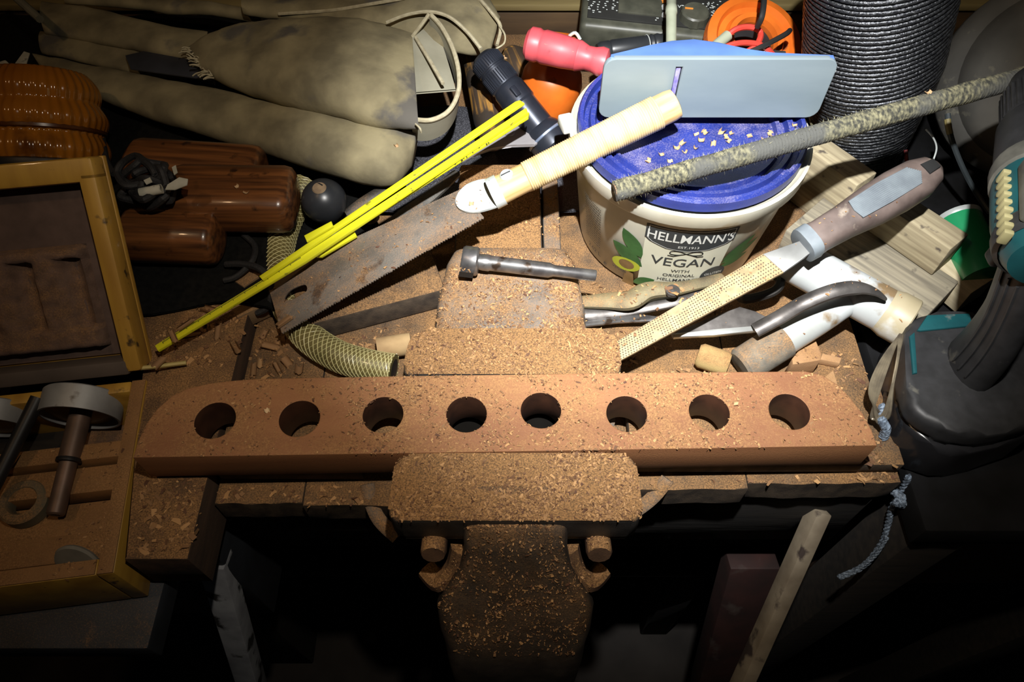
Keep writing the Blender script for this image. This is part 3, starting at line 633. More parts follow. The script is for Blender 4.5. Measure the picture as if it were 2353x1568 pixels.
# ================================================================ CORDLESS DRILL
teal = mat('teal_plastic', (.010, .085, .095), (.008, .06, .07), .45, scale=40, spots=(.14, .16, .15), sscale=60, sthr=.66)
rub = mat('black_rubber', (.030, .030, .032), (.020, .020, .021), .5, scale=90, spots=(.10, .095, .08), sscale=50, sthr=.64, bump=.15)
gun = mat('dusty_grey_housing', (.16, .155, .13), (.09, .088, .075), .6, scale=60, spots=(.28, .26, .16), sscale=45, sthr=.62)
dl = thing('cordless_drill', 'teal and black cordless drill standing on its battery at the right edge', 'drill', T(.345, .32, -.005)); DI = T(-.345, -.32, .005)
ax = 0.
MD = T(.331, .318, .19) @ R(-19.8, 'Z') @ T(0, -.318, -.19)
def ycyl(prof, seg=32, M=None): bm = B(); lathe(bm, prof, seg, MD @ T(ax, -.035, .19) @ R(-90, 'X')); return bm
bm = ycyl([(0, .505), (.012, .505), (.017, .498), (.0215, .480), (.0225, .462), (.0225, .448), (.020, .446)]); ob('chuck', bm, rub, dl, DI)
bm = B()
for k in range(36):
    t = 6.283*k/36; box(bm, (ax+.0222*math.cos(t), .431, .19+.0222*math.sin(t)), (.0016, .028, .0016), 0, MD)
ob('chuck_ribs', bm, rub, dl, DI)
bm = ycyl([(.0235, .448), (.0255, .444), (.0265, .425), (.0275, .405), (.0275, .398), (.0, .398)]); ob('torque_collar', bm, rub, dl, DI)
bm = ycyl([(.0290, .402), (.0300, .398), (.0300, .388), (.028, .386), (0, .386)]); ob('collar_ring', bm, gun, dl, DI)
for k in range(12):
    t = math.radians(95+k*12); M = T(ax+.030*math.cos(t), .372, .19+.030*math.sin(t)) @ R(math.degrees(t), 'Y')
bm = ycyl([(0, .390), (.0280, .390), (.0290, .380), (.0290, .352), (.0265, .332), (.020, .318), (0, .314)]); ob('motor_housing', bm, teal, dl, DI)
bm = B()
for k in range(9): box(bm, (ax-.0275, .288+k*.0068, .198), (.006, .0040, .010), .0012, MD)
ob('gear_scale', bm, mat('yellowed_ribs', (.40, .36, .18), (.28, .25, .12), .7), dl, DI)
bm = B(); box(bm, (ax-.016, .318, .213), (.018, .05, .014), .003, MD); ob('mode_switch', bm, gun, dl, DI)
bm = ycyl([(.0270, .342), (.0290, .338), (.0280, .330), (.0250, .327)]); ob('rear_band', bm, rub, dl, DI)
# handle
rings = []
for t in [i/10 for i in range(11)]:
    c = V((.328+.016*t, .306-.010*t-.008*math.sin(math.pi*t), .175-.118*t)); rx, ry = .0135+.003*abs(t-.45), .020+.006*abs(t-.4)
    rings.append([c+V((rx*math.cos(6.283*i/18), ry*math.sin(6.283*i/18), 0)) for i in range(18)])
bm = B(); loft(bm, rings); hh = ob('handle', bm, rub, dl, DI, ang=60)
bm = B()
for s_ in range(3): tube(bm, [rings[k][9+s_]+V((-.0006, 0, 0)) for k in range(1, 10)], .0011, 5)
ob('grip_rib', bm, rub, hh)
bm = B(); box(bm, (.332, .331, .150), (.012, .014, .026), .004, None, 3); ob('trigger', bm, rub, dl, DI)
# foot
MFt = T(0, 0, .060); fo = [onp(MFt, *q) for q in ((2082, 765), (2118, 722), (2235, 718), (2300, 745), (2420, 850), (2400, 960), (2270, 1000), (2175, 985), (2105, 945), (2084, 890))]
fo = [(v.x, v.y) for v in smooth([(*q, 0) for q in fo], 3, True)]
bm = B(); prism(bm, fo, .040, .060, .006, seg=3); ob('foot', bm, rub, dl, DI, ang=60)
ft = [onp(MFt, *q) for q in ((2105, 762), (2128, 728), (2225, 724), (2232, 752), (2112, 764))]
bm = B(); prism(bm, ft, .0595, .0625, .001); ob('teal_cap', bm, teal, dl, DI)
ft = [onp(MFt, *q) for q in ((2088, 775), (2100, 765), (2106, 860), (2096, 862))]
bm = B(); prism(bm, ft, .058, .062, .001); ob('teal_side', bm, teal, dl, DI)
MBa = T(0, 0, .040); fo = [onp(MBa, *q) for q in ((2062, 800), (2100, 745), (2400, 745), (2420, 960), (2230, 1040), (2140, 1020), (2070, 950))]
fo = [(v.x, v.y) for v in smooth([(*q, 0) for q in fo], 3, True)]
bm = B(); prism(bm, fo, -.004, .040, .006, seg=3); bt = ob('battery', bm, mat('glossy_black_plastic', (.018, .018, .02), None, .22, scale=40), dl, DI, ang=60)
# ================================================================ HOLE-SAW CASE (left)
casew = mat('yellow_varnished_wood', (.55, .32, .05), (.36, .19, .03), .5, scale=24, grain=(.3, 2, 2), bump=.15, spots=(.06, .035, .015), sscale=70, sthr=.64, coat=.25)
caser = mat('dusty_case_rim', (.34, .17, .06), (.22, .11, .04), .7, scale=24, bump=.15, dust=.45)
foam = mat('dusty_foam', (.20, .125, .095), (.13, .08, .06), .95, scale=120, bump=.5, dust=.35)
inner = mat('case_lining', (.13, .085, .07), (.085, .055, .045), .9, scale=60)
# box frame: right rim from (335,875) to (245,1312)
zr = .0195
A = P(338, 872, zr); Bc = P(262, 1318, zr)
MC = frame(Bc, A); CL = (A-Bc).length      # local x: front->back, y: towards the left, z up
case = thing('tool_case', 'open yellow wooden hole-saw case standing on the left bench slab', 'case', MC)
CW = .32; D = .059
def cp(name, bm, m, **k): return ob(name, bm, m, case, **k)
cp('side_wall', boxm((CL/2, .006, -D/2), (CL, .012, D), .0015), casew)
cp('front_wall', boxm((.006, CW/2, -D/2), (.012, CW-.024, D), .0015), casew)
cp('rear_wall', boxm((CL-.005, CW/2, -D/2), (.010, CW-.024, D), .0015), casew)
cp('side_wall', boxm((CL/2, CW-.006, -D/2), (CL, .012, D), .0015), casew)
cp('case_base', boxm((CL/2, CW/2, -D+.004), (CL-.02, CW-.024, .008)), foam)
cp('rim_dust', boxm((CL/2, .006, .0004), (CL-.001, .0105, .0012), .0003), caser); cp('rim_dust', boxm((.006, CW/2, .0004), (.0105, CW-.026, .0012), .0003), caser)
cp('divider', boxm((CL*.70, CW/2, -.034), (.014, CW-.026, .022), .001), caser); cp('divider', boxm((CL*.57, CW/2, -.040), (.022, CW-.026, .018), .001), caser)
dv = cp('divider', boxm((CL*.22, CW/2, -.042), (.022, CW-.026, .024), .002), caser)
cp('floor_dust', boxm((CL*.38, CW/2, -.047), (CL*.20, CW-.028, .010), .001), caser)
# lid, leaning back
beta = math.radians(50.5)
LL = .168
ML = T(CL+.006, 0, .004) @ Matrix.Rotation(-beta, 4, 'Y')   # local x up the lid, y left, z outward normal (towards viewer)
lid = ob('lid', boxm((LL/2, CW/2, -.016), (LL, CW, .006), .001), casew, case, ML)
ob('lid_rail', boxm((LL-.009, CW/2, -.003), (.018, CW, .022), .003), casew, lid); ob('lid_rail', boxm((LL/2-.004, .0065, -.003), (LL-.012, .013, .022), .003), casew, lid)
ob('lid_rail', boxm((.006, CW/2, -.003), (.012, CW-.02, .022), .002), mat('dark_lid_rail', (.10, .075, .06), None, .8), lid)
ob('lid_rail', boxm((LL/2, CW-.0065, -.003), (LL-.012, .013, .022), .003), casew, lid)
ob('lid_lining', boxm((LL/2, CW/2, -.0115), (LL-.028, CW-.028, .003)), inner, lid)
bm = B(); fx0, fx1, fy0, fy1 = .022, LL*.62, .026, CW-.03; nu, nv = 40, 70
rows = []
for i in range(nu+1):
    r = []
    for j in range(nv+1):
        x, y = fx0+(fx1-fx0)*i/nu, fy0+(fy1-fy0)*j/nv
        h = .002+.0016*mnoise.noise(V((x*130, y*130, 0)))
        g = min(abs((y-fy0-.034) % .036-.018), .02)
        if .2 < i/nu < .9: h -= .012*max(0, 1-(abs((y-fy0+.006) % .036-.018)/.010)**2)
        if i in (0, nu) or j in (0, nv): h = -.010
        elif i in (1, nu-1) or j in (1, nv-1): h -= .0015
        r.append(V((x, y, h)))
    rows.append(r)
loft(bm, rows, cap=False, closed=False); ob('foam_bed', bm, foam, lid, ang=80)
bm = B(); t5 = text_mesh('S', .011, .004, 1.2)
t5.transform(T(LL-.0125, .119, .0085) @ R(-90, 'Z')); ob('painted_letter', t5, black, lid)
# hole saws in the case
zinc = mat('dull_zinc', (.40, .41, .42), (.28, .285, .29), .5, metal=.35, scale=40, spots=(.12, .1, .08), sscale=40, sthr=.66)
brass_b = mat('brown_arbor_steel', (.20, .13, .10), (.12, .08, .06), .5, metal=.5, scale=50)
blk = mat('black_steel', (.03, .03, .032), None, .45, metal=.4)
def cup(c, ax_, r, h, label, shaft=None):
    M = V(ax_).to_track_quat('Z', 'Y').to_matrix().to_4x4(); M.translation = c
    t = thing('hole_saw', label, 'hole saw', M, 'hole saws in the wooden case')
    bm = B(); lathe(bm, [(r, h), (r, .001), (r-.001, 0), (0, 0), (0, .0015), (r-.0017, .0015), (r-.0017, h), (r, h)], 40); ob('cutter_cup', bm, zinc, t)
    if shaft:
        L = shaft
        bm = B(); lathe(bm, [(0, .001), (.011, .001), (.011, .006), (.0082, .007), (.0082, L*.55), (.0088, L*.55), (.0088, L*.57), (.0066, L*.575), (.0066, L*.985), (.0055, L), (0, L)], 20); sh = ob('arbor', bm, brass_b, t)
        bm = B(); lathe(bm, [(.0091, L*.545), (.0094, L*.55), (.0094, L*.575), (.0085, L*.58)], 20); ob('arbor_collar', bm, blk, sh)
        bm = B(); lathe(bm, [(0, L+.0004), (.0032, L+.0004)], 16); ob('arbor_bore', bm, blk, sh)
    return t
tip, root = P(127, 1185, -.011), P(196, 908, .006)
cup(root, tip-root, .030, .020, 'large grey hole saw with a brown arbor pointing to the front of the case', (tip-root).length)
tip2 = P(-60, 1165, -.011); root2 = P(-8, 935, .004)
cup(root2, tip2-root2, .027, .018, 'grey hole saw cut off by the left picture edge', None)
bm = B(); cyl(bm, P(88, 915, .022), P(-20, 1130, .004), .0058, .0052, 14); tag(ob('black_arbor', bm, blk), 'thin black arbor rod leaning in the left of the case', 'arbor')
gz = P(48, 1150, -.010); bm = B(); lathe(bm, [(.0185, 0), (.0185, .009), (.0165, .011), (.0115, .011), (.0095, .008), (.0095, 0)], 32, T(gz.x, gz.y, -.0215)); tag(ob('ring_washer', bm, mat('olive_ring', (.16, .14, .09), (.10, .09, .06), .7, dust=.3)), 'olive grey ring lying on the dusty case floor', 'ring')
dz = P(180, 1295, -.008); M = T(dz.x, dz.y, dz.z) @ R(-6, 'Z') @ R(64, 'X'); bm = B(); lathe(bm, [(0, -.002), (.0165, -.002), (.0175, 0), (.0165, .002), (0, .0025)], 36, M); tag(ob('abrasive_disc', bm, mat('stone_grey', (.22, .21, .18), (.15, .145, .125), .85, scale=60)), 'grey round abrasive disc standing in the front tray of the case', 'disc')
# ================================================================ SMALL THINGS ON THE SLAB
bm = B(); tube(bm, [P(262, 852, .030), P(345, 844, .028), P(428, 834, .024)], .0018, 6); tag(ob('bamboo_skewer', bm, mat('straw_yellow', (.58, .46, .16), None, .6)), 'thin straw-coloured skewer lying against the case lid', 'skewer')
# ================================================================ AMBER BEACON
amber = mat('amber_lens', (.55, .20, .015), (.34, .11, .008), .16, scale=8, coat=.6, trans=.25, spots=(.16, .05, .005), sscale=12, sthr=.6)
bc = P(88, 350, .06); be = thing('beacon_lamp', 'amber ribbed beacon lens behind the open case lid', 'beacon', T(bc.x, bc.y-.005, .04) @ R(-48, 'X'))
prof = []
for k in range(41):
    t = k/40; base = .052*(1-.30*max(0, t-.5)**1.6*2) ; prof.append((base+.0050*abs(math.sin(t*3*math.pi))-.003, .005+.085*t))
prof += [(.02, .0935), (0, .095)]
bm = B(); lathe(bm, [(0, .004)]+prof, 240)
for v in bm.verts:
    a = math.atan2(v.co.y, v.co.x); r = math.hypot(v.co.x, v.co.y)
    if r > .02: k = 1+.012*math.cos(a*40); v.co.x *= k; v.co.y *= k
ob('lens', bm, amber, be, ang=70)
bm = B(); lathe(bm, [(0, 0), (.056, 0), (.057, .004), (.056, .008), (.05, .01)], 48); ob('beacon_base', bm, blk, be)
bm = B(); lathe(bm, [(.0512, .035), (.0525, .036), (.0525, .0385), (.0512, .0395)], 64); ob('lens_band', bm, mat('dark_amber_seam', (.10, .03, .004), None, .3), be)
# ================================================================ VARNISHED WOOD HANDLES
varn = mat('varnished_brown_wood', (.21, .078, .024), (.055, .022, .010), .30, scale=90, grain=(.12, 2.0, 2.0), coat=.4, spots=(.035, .016, .008), sscale=60, sthr=.63)
def rbar(pa, pb, ry, rzz, name, label, tilt=.5, ex=.55, m=None, taper=1.):
    M = frame(pa, pb); L = (pb-pa).length; bm = B(); rings = []
    for t, k in ((0, .55), (.012, .8), (.04, .95), (.09, 1), (.5, 1), (.91, 1), (.96, .95), (.99, .8), (1, .55)):
        n = 24; r = []
        for i in range(n):
            a = 6.283*i/n; c, s = math.cos(a), math.sin(a); kk = k*(1+(taper-1)*t)
            r.append(V((L*t, ry*kk*math.copysign(abs(c)**ex, c), rzz*kk*math.copysign(abs(s)**ex, s))))
        rings.append(r)
    loft(bm, rings); o = ob(name, bm, m or varn, M=M, ang=60); return tag(o, label, 'mallet', 'varnished handles behind the case')
rbar(P(395, 455, .055), P(680, 458, .052), .030, .022, 'wooden_mallet', 'rounded brown varnished handle with wood curls on top, beside the black ball', ex=.62)
rbar(P(290, 540, .048), P(505, 548, .046), .024, .022, 'wooden_mallet', 'round brown handle end next to the case lid, lowest of the three', ex=.9)
rbar(P(300, 372, .05), P(605, 392, .05), .022, .018, 'wooden_mallet', 'dark reddish varnished handle furthest back, under the leather sleeve', ex=.6)
# ================================================================ BLACK CORD TANGLE WITH TAGS
cordm = mat('black_cord', (.018, .018, .02), None, .7, scale=400, bump=.5)
ct = thing('cord_tangle', 'tangle of black cord with pale paper tags lying on the brown handle', 'cord', T(*P(350, 430, .08))); CTI = T(*(-P(350, 430, .08)))
rr = random.Random(11)
for k in range(5):
    cx, cy = 345+rr.uniform(-28, 28), 418+rr.uniform(-25, 25); pts = []
    for i in range(9):
        a = 6.283*i/9+rr.uniform(-.3, .3); pts.append(P(cx+rr.uniform(28, 58)*math.cos(a), cy+rr.uniform(22, 48)*math.sin(a), .080+rr.uniform(-.006, .018)))
    bm = B(); tube(bm, smooth(pts, 5, True), .0031, 8, True); ob('cord_loop', bm, cordm, ct, CTI)
paper = mat('grubby_paper', (.48, .47, .40), (.36, .35, .28), .8, scale=60, spots=(.05, .05, .05), sscale=90, sthr=.62)
bm = B(); cyl(bm, P(322, 444, .098), P(372, 434, .099), .0040, None, 12); ob('paper_roll', bm, paper, ct, CTI)
for pts_ in (((385, 425), (412, 408), (432, 412), (430, 425), (402, 436), (380, 436)), ((395, 385), (404, 380), (408, 396), (400, 402)), ((330, 415), (345, 408), (350, 418), (336, 424))):
    M = T(0, 0, .101); bm = B(); prism(bm, [onp(M, *q) for q in pts_], .1005, .1013); ob('paper_tag', bm, paper, ct, CTI)
bm = B(); tube(bm, smooth([P(520, 608, .03), P(560, 608, .036), P(600, 620, .04), P(625, 660, .034), P(615, 705, .02), P(590, 720, .015)], 6), .003, 8); tag(ob('black_rope', bm, cordm), 'black braided rope crossing under the yellow rule', 'rope')
bm = B(); tube(bm, smooth([P(560, 540, .03), P(585, 565, .03), P(580, 600, .036), P(545, 635, .032), P(515, 645, .03)], 6), .0026, 8); tag(ob('black_rope', bm, cordm), 'short black rope end curling below the round handle', 'rope')
bm = B(); tube(bm, smooth([P(225, 270, .05), P(235, 320, .05), P(245, 370, .05), P(262, 400, .05)], 5), .003, 8); tag(ob('black_rope', bm, cordm), 'black rope hanging beside the amber beacon', 'rope')
for q, lb in (((((455, 625), (530, 605), (545, 632), (470, 652)), .018), 'small dusty wood scrap under the round handle'), ((((530, 640), (585, 600), (602, 630), (560, 660)), .028), 'small reddish wood scrap beneath the yellow rule'), ((((520, 690), (595, 650), (610, 700), (545, 730)), .02), 'dusty brown scrap block below the yellow rule')):
    bm = B(); M = T(0, 0, q[1]); prism(bm, [onp(M, *p) for p in q[0]][::-1], q[1]-.018, q[1], .001); tag(ob('wood_scrap', bm, mat('scrap_wood', (.26, .17, .09), (.14, .09, .05), .85, scale=40, dust=.4)), lb, 'wood scrap', 'scraps under the rule')
# ================================================================ REINFORCED HOSE
hosem = mat('yellowed_clear_hose', (.17, .14, .05), (.10, .085, .03), .25, scale=30, coat=.5, dust=.12); braid = mat('hose_braid', (.66, .60, .30), (.5, .45, .2), .35, spec=.8)
hpth = smooth([P(702, 420, .030), P(678, 470, .024), P(650, 540, .0165), P(640, 610, .0145), P(652, 685, .0145), P(700, 765, .0145), P(770, 815, .0145), P(840, 838, .0145), P(905, 850, .0145)], 14)
hs_ = thing('garden_hose', 'clear yellowish braided hose curling under the saw blade', 'hose', T(*P(645, 640, 0))); HI = T(*(-P(645, 640, 0)))
bm = B(); tube(bm, hpth, .0130, 20); ob('hose_wall', bm, hosem, hs_, HI)
def helix(pth, r, turns, phase, sgn):
    n = len(pth); out = []; nrm = None
    for i in range(n):
        t = (pth[min(i+1, n-1)]-pth[max(i-1, 0)]).normalized()
        up = V((0, 0, 1)); nrm = (up-t*up.dot(t)).normalized(); b_ = t.cross(nrm); a = phase+sgn*6.283*turns*i/n
        out.append(pth[i]+r*(nrm*math.cos(a)+b_*math.sin(a)))
    return out
bm = B(); fine = smooth(hpth, 2)
for k in range(11):
    tube(bm, helix(fine, .0131, 5.5, 6.283*k/11, 1), .00040, 4); tube(bm, helix(fine, .0131, 5.5, 6.283*k/11, -1), .00022, 4)
q = ob('braid', bm, braid, hs_, HI)
bm = B(); d_ = (hpth[-1]-hpth[-3]).normalized(); M = d_.to_track_quat('Z', 'Y').to_matrix().to_4x4(); M.translation = hpth[-1]+d_*.0004; lathe(bm, [(0, 0), (.009, 0)], 20, M); ob('hose_bore', bm, blk, hs_, HI)
# ================================================================ BATTEN UNDER THE SAW
a, b = P(705, 748, .026), P(1010, 668, .026); M = frame(a, b)
tag(ob('timber_batten', boxm(((b-a).length/2, .030, -.0125), ((b-a).length+.01, .060, .025), .002), M_['bench'], M=M), 'dust-covered timber batten lying beneath the saw blade', 'batten')
bm = B(); cyl(bm, P(868, 802, .012), P(945, 790, .012), .0095, .0095, 18); tag(ob('dowel_stub', bm, mat('cork_brown', (.46, .31, .15), (.33, .21, .10), .85, scale=60, bump=.3)), 'short cork-brown dowel stub against the left of the vise', 'dowel')
# ================================================================ BLACK BALL KNOB
kc = P(745, 462, .040); kb = thing('ball_knob', 'shiny black ball knob with a worn brown spot on top', 'knob', T(kc.x, kc.y, 0))
bm = B(); bmesh.ops.create_uvsphere(bm, u_segments=40, v_segments=24, radius=.0205, matrix=T(0, 0, .040)); ob('ball', bm, mat('scuffed_black', (.028, .030, .034), (.018, .019, .021), .34, scale=40, spots=(.07, .065, .055), sscale=60, sthr=.62, bump=.05), kb)
bm = B(); lathe(bm, [(0, .0008), (.0055, .0006), (.0064, -.0006)], 24, T(0, -.0005, .0402) @ R(8, 'X') @ T(0, 0, .0199)); w_ = ob('worn_spot', bm, mat('worn_brown', (.26, .18, .10), (.18, .12, .07), .8, scale=200), kb)
ob('slot', boxm((0, .0005, .0608), (.007, .0012, .0008), 0, R(-35, 'Z')), blk, w_)
bm = B(); lathe(bm, [(0, 0), (.012, 0), (.012, .006), (.008, .01), (.008, .026), (0, .026)], 24); ob('stem', bm, blk, kb)
# ================================================================ BLACK SHEET AND PLIERS BEHIND THE RULE
grit = mat('black_grit_sheet', (.10, .10, .115), (.02, .02, .024), .6, scale=900, lo=.42, hi=.7, detail=2)
M = T(0, 0, .012); bm = B(); rows = []
for i in range(15):
    r = []
    for j in range(15):
        px, py = 860+ (1340-860)*j/14, 490-(490-250)*i/14
        q = P(px, py, .010); q.z += .006*mnoise.noise(V((q.x*18, q.y*18, 0)))+.003; r.append(q)
    rows.append(r)
lo_ = [[p-V((0, 0, .002)) for p in r] for r in rows]
loft(bm, rows, cap=False, closed=False); loft(bm, lo_, cap=False, closed=False); tag(ob('abrasive_sheet', bm, grit, ang=80), 'glittering black abrasive sheet lying under the yellow rule and torch', 'sheet')
pk = thing('dark_pliers', 'dark pliers with handles crossing under the yellow rule', 'pliers', T(*P(900, 470, .03))); PKI = T(*(-P(900, 470, .03)))
for pts_ in (((795, 492, .03), (830, 470, .034), (880, 440, .038), (935, 408, .04)), ((870, 540, .03), (920, 500, .034), (985, 455, .038), (1050, 398, .042))):
    bm = B(); sp_ = smooth([P(*q) for q in pts_], 6); n = len(sp_); tube(bm, sp_, [.004+.003*math.sin(math.pi*k/n) for k in range(n)], 10, flat=.7); ob('handle', bm, mat('dark_plier_steel', (.10, .095, .085), (.05, .048, .043), .5, metal=.5, scale=60, dust=.2), pk, PKI)
bm = B(); lathe(bm, [(0, 0), (.009, 0), (.009, .006), (0, .007)], 20, T(*P(850, 500, .026))); ob('pivot', bm, iron_w, pk, PKI)
M = frame(P(1065, 375, .062), P(1235, 330, .066)); bm = B()
prism(bm, [onp(M, *q) for q in ((1062, 374), (1088, 344), (1132, 325), (1150, 312), (1160, 300), (1180, 290), (1205, 289), (1222, 300), (1234, 314), (1226, 322), (1212, 324), (1226, 325), (1235, 333), (1228, 338), (1175, 338), (1130, 345), (1090, 360))], 0, .003, .0006); fk = ob('wing_spanner', bm, mat('pale_grey_metal', (.36, .34, .35), (.27, .255, .26), .5, metal=.3, scale=40), M=M); tag(fk, 'pale grey metal key with a notched rounded end below the torch', 'spanner')
bm = B(); lathe(bm, [(0, .0046), (.0045, .0045), (.005, .0035), (.005, .003)], 20, T(*onp(M, 1172, 312), 0)); ob('boss', bm, fk.data.materials[0], fk)
# ================================================================ BLACK TORCH, DARK HANDLES
torch_m = mat('anodised_black', (.035, .040, .055), (.025, .028, .038), .32, metal=.5, scale=60, spots=(.10, .09, .08), sscale=50, sthr=.68)
a, b = P(1112, 135, .105), P(1278, 342, .055); M = (b-a).to_track_quat('Z', 'Y').to_matrix().to_4x4(); M.translation = a; L = (b-a).length
to = thing('flashlight', 'black metal flashlight lying left of the tub, tail cap up', 'flashlight', M)
bm = B(); lathe(bm, [(0, -.003), (.010, -.003), (.0135, 0), (.0148, .003), (.0148, L*.12), (.0142, L*.125), (.0142, L*.14), (.0150, L*.145), (.0150, L*.30), (.0140, L*.31), (.0155, L*.34), (.0160, L*.50), (.0148, L*.52), (.0148, L*.76), (.0175, L*.80), (.0195, L*.86), (.0200, L*.97), (.0185, L), (.0165, L), (.015, L*.97), (0, L*.96)], 40); ob('torch_body', bm, torch_m, to, ang=25)
bm = B()
for k in range(40):
    t = 6.283*k/40
    box(bm, (.0150*math.cos(t), .0150*math.sin(t), L*.225), (.0008, .0008, L*.13), 0, None); box(bm, (.0149*math.cos(t), .0149*math.sin(t), L*.065), (.0008, .0008, L*.09), 0, None)
ob('knurling', bm, torch_m, to)
bm = B(); lathe(bm, [(.0196, L*.85), (.0203, L*.855), (.0203, L*.87), (.0196, L*.875)], 40); ob('head_ring', bm, mat('bluish_steel_ring', (.30, .36, .50), None, .3, metal=.5), to)
ob('clip', boxm((-.006, .0150, L*.42), (.006, .003, L*.10), .001), torch_m, to)
old = mat('old_dark_handle_wood', (.36, .18, .035), (.045, .030, .02), .5, scale=90, grain=(.12, 2.0, 2.0), lo=.46, hi=.66, spots=(.03, .022, .016), sscale=30, sthr=.55)
def rhand(pa, pb, prof, label):
    M = frame(pa, pb); L = (pb-pa).length; bm = B(); lathe(bm, [(r, L*t) for t, r in prof], 24, XTOZ); return tag(ob('wooden_tool', bm, old, M=M), label, 'tool', 'old dark handles left of the tub')
rhand(P(1090, 120, .06), P(1140, 345, .045), ((0, 0), (.01, .009), (.1, .014), (.35, .0145), (.7, .0155), (.93, .012), (1, 0)), 'worn dark wooden handle with orange grain between sleeve and flashlight')
rhand(P(1172, 118, .065), P(1225, 240, .05), ((0, 0), (.02, .010), (.12, .015), (.5, .0155), (1, .013)), 'grimy wooden handle end behind the black flashlight')
# ================================================================ SCREWDRIVERS
pink = mat('pink_red_plastic', (.60, .085, .10), (.45, .055, .07), .45, scale=40, spots=(.10, .05, .06), sscale=60, sthr=.68, coat=.2)
a, b = P(1210, 98, .135), P(1398, 146, .130); M = frame(a, b); L = (b-a).length
sd = thing('screwdriver', 'pinkish red screwdriver handle with a scuffed round butt', 'screwdriver', M)
bm = B(); lathe(bm, [(0, -.0005), (.011, 0), (.0142, .003), (.0146, .010), (.0135, .0125), (.0138, .014), (.0146, .016), (.0140, L*.45), (.0128, L*.62), (.0132, L*.63), (.0128, L*.65), (.0102, L*.74), (.0106, L*.82), (.0125, L*.90), (.0118, L*.97), (.007, L), (0, L)], 32, XTOZ); ob('handle', bm, pink, sd)
bm = B(); lathe(bm, [(0, -.0012), (.0052, -.001), (.0065, .0001)], 20, XTOZ); ob('scuff_mark', bm, mat('scuffed_grey', (.20, .17, .18), (.12, .10, .11), .8, scale=300), sd)
bm = B(); tube(bm, [(L-.002, 0, 0), (L+.05, .004, -.006)], .0030, 10); ob('shaft', bm, bit_m, sd)
bkp = mat('black_grip_plastic', (.022, .024, .027), None, .38)
a, b = P(1372, 120, .09), P(1545, 98, .09); M = frame(a, b); L = (b-a).length
bs_ = thing('black_screwdriver', 'black ribbed tool grip lying behind the tub, in front of the multimeter', 'screwdriver', M)
bm = B(); lathe(bm, [(0, 0), (.0075, 0), (.0095, .004), (.0098, L*.15), (.0092, L*.17), (.0100, L*.2), (.0100, L*.62), (.0093, L*.64), (.0105, L*.66), (.0095, L*.69), (.0105, L*.72), (.0095, L*.75), (.0105, L*.80), (.0095, L*.84), (.0098, L), (0, L)], 28, XTOZ); ob('grip', bm, bkp, bs_)
bm = B(); lathe(bm, [(.0102, L*.655), (.0107, L*.66), (.0102, L*.668)], 28, XTOZ); ob('bright_band', bm, chrome, bs_)
# ================================================================ ORANGE NOZZLE
org = mat('orange_plastic', (.68, .15, .015), (.5, .10, .01), .42, scale=30, spots=(.12, .04, .02), sscale=50, sthr=.66)
M = T(*P(1250, 240, .045)) @ R(16, 'Y') @ R(-8, 'X'); on = thing('orange_bottle', 'orange plastic bottle with a screw neck under the red screwdriver', 'bottle', M)
bm = B(); lathe(bm, [(0, 0), (.028, 0), (.030, .004), (.030, .030), (.026, .040), (.018, .046), (.0135, .050), (.0135, .060), (0, .060)], 36); ob('bottle_body', bm, org, on)
bm = B(); lathe(bm, [(.0140, .051), (.0158, .052), (.0158, .0545), (.0142, .0555), (.0158, .057), (.0158, .0595), (.014, .061)], 36); ob('neck_ring', bm, mat('pale_orange_ring', (.55, .22, .09), None, .5), on)
bm = B(); prism(bm, [(-.013, -.010), (.013, -.010), (.013, .010), (-.013, .010)], .060, .072, .002, M=R(15, 'Z')); ob('cap', bm, org, on)
bm = B(); tube(bm, smooth([(.002, .002, .073), (.006, 0, .078), (.012, -.002, .074)], 4), .0016, 8); ob('wire_pin', bm, chrome, on)
# ================================================================ MULTIMETER
olive = mat('olive_black_plastic', (.075, .075, .055), (.045, .046, .034), .45, scale=60, spots=(.16, .15, .10), sscale=50, sthr=.66); mblk = mat('meter_face_black', (.022, .022, .02), None, .5); wpr = mat('meter_print', (.62, .66, .64), None, .5); opr = mat('meter_orange', (.75, .26, .04), None, .5); gbt = mat('meter_button_grey', (.45, .46, .46), None, .5)
M = frame(P(1334, 52, .098), P(1712, 92, .090), (0, -.12, 1)); L = (P(1334, 52, .098)-P(1712, 92, .090)).length
mm = thing('multimeter', 'olive black digital multimeter lying behind the tub', 'multimeter', M)
ob('case_body', boxm((L/2, .045, -.017), (L, .095, .034), .006, None, 3), olive, mm)
ob('face_panel', boxm((L/2, .048, .0006), (L-.012, .08, .0024), .0006), mblk, mm)
x, y = onp(M, 1470, 18); ob('display_frame', boxm((x, y+.012, .002), (.044, .05, .0034), .001), olive, mm)
x, y = onp(M, 1593, 45); bm = B(); lathe(bm, [(0, .011), (.0125, .0105), (.0140, .009), (.0150, .002), (.0150, .001)], 32, T(x, y, 0))
for v in bm.verts:
    a = math.atan2(v.co.y-y, v.co.x-x)
    if math.hypot(v.co.x-x, v.co.y-y) > .0135: k = 1+.03*math.cos(a*18); v.co.x = x+(v.co.x-x)*k; v.co.y = y+(v.co.y-y)*k
dial = ob('dial', bm, olive, mm); ob('dial_pointer', boxm((x-.007, y+.0015, .0112), (.008, .0014, .001), 0), opr, dial)
for px_, py_, m_ in ((1524, 6, opr), (1525, 22, gbt), (1526, 40, gbt)):
    x, y = onp(M, px_, py_); bm = B(); lathe(bm, [(0, .0045), (.003, .0042), (.0034, .002)], 16, T(x, y, 0)); ob('button', bm, m_, mm)
bm = B(); rr = random.Random(4)
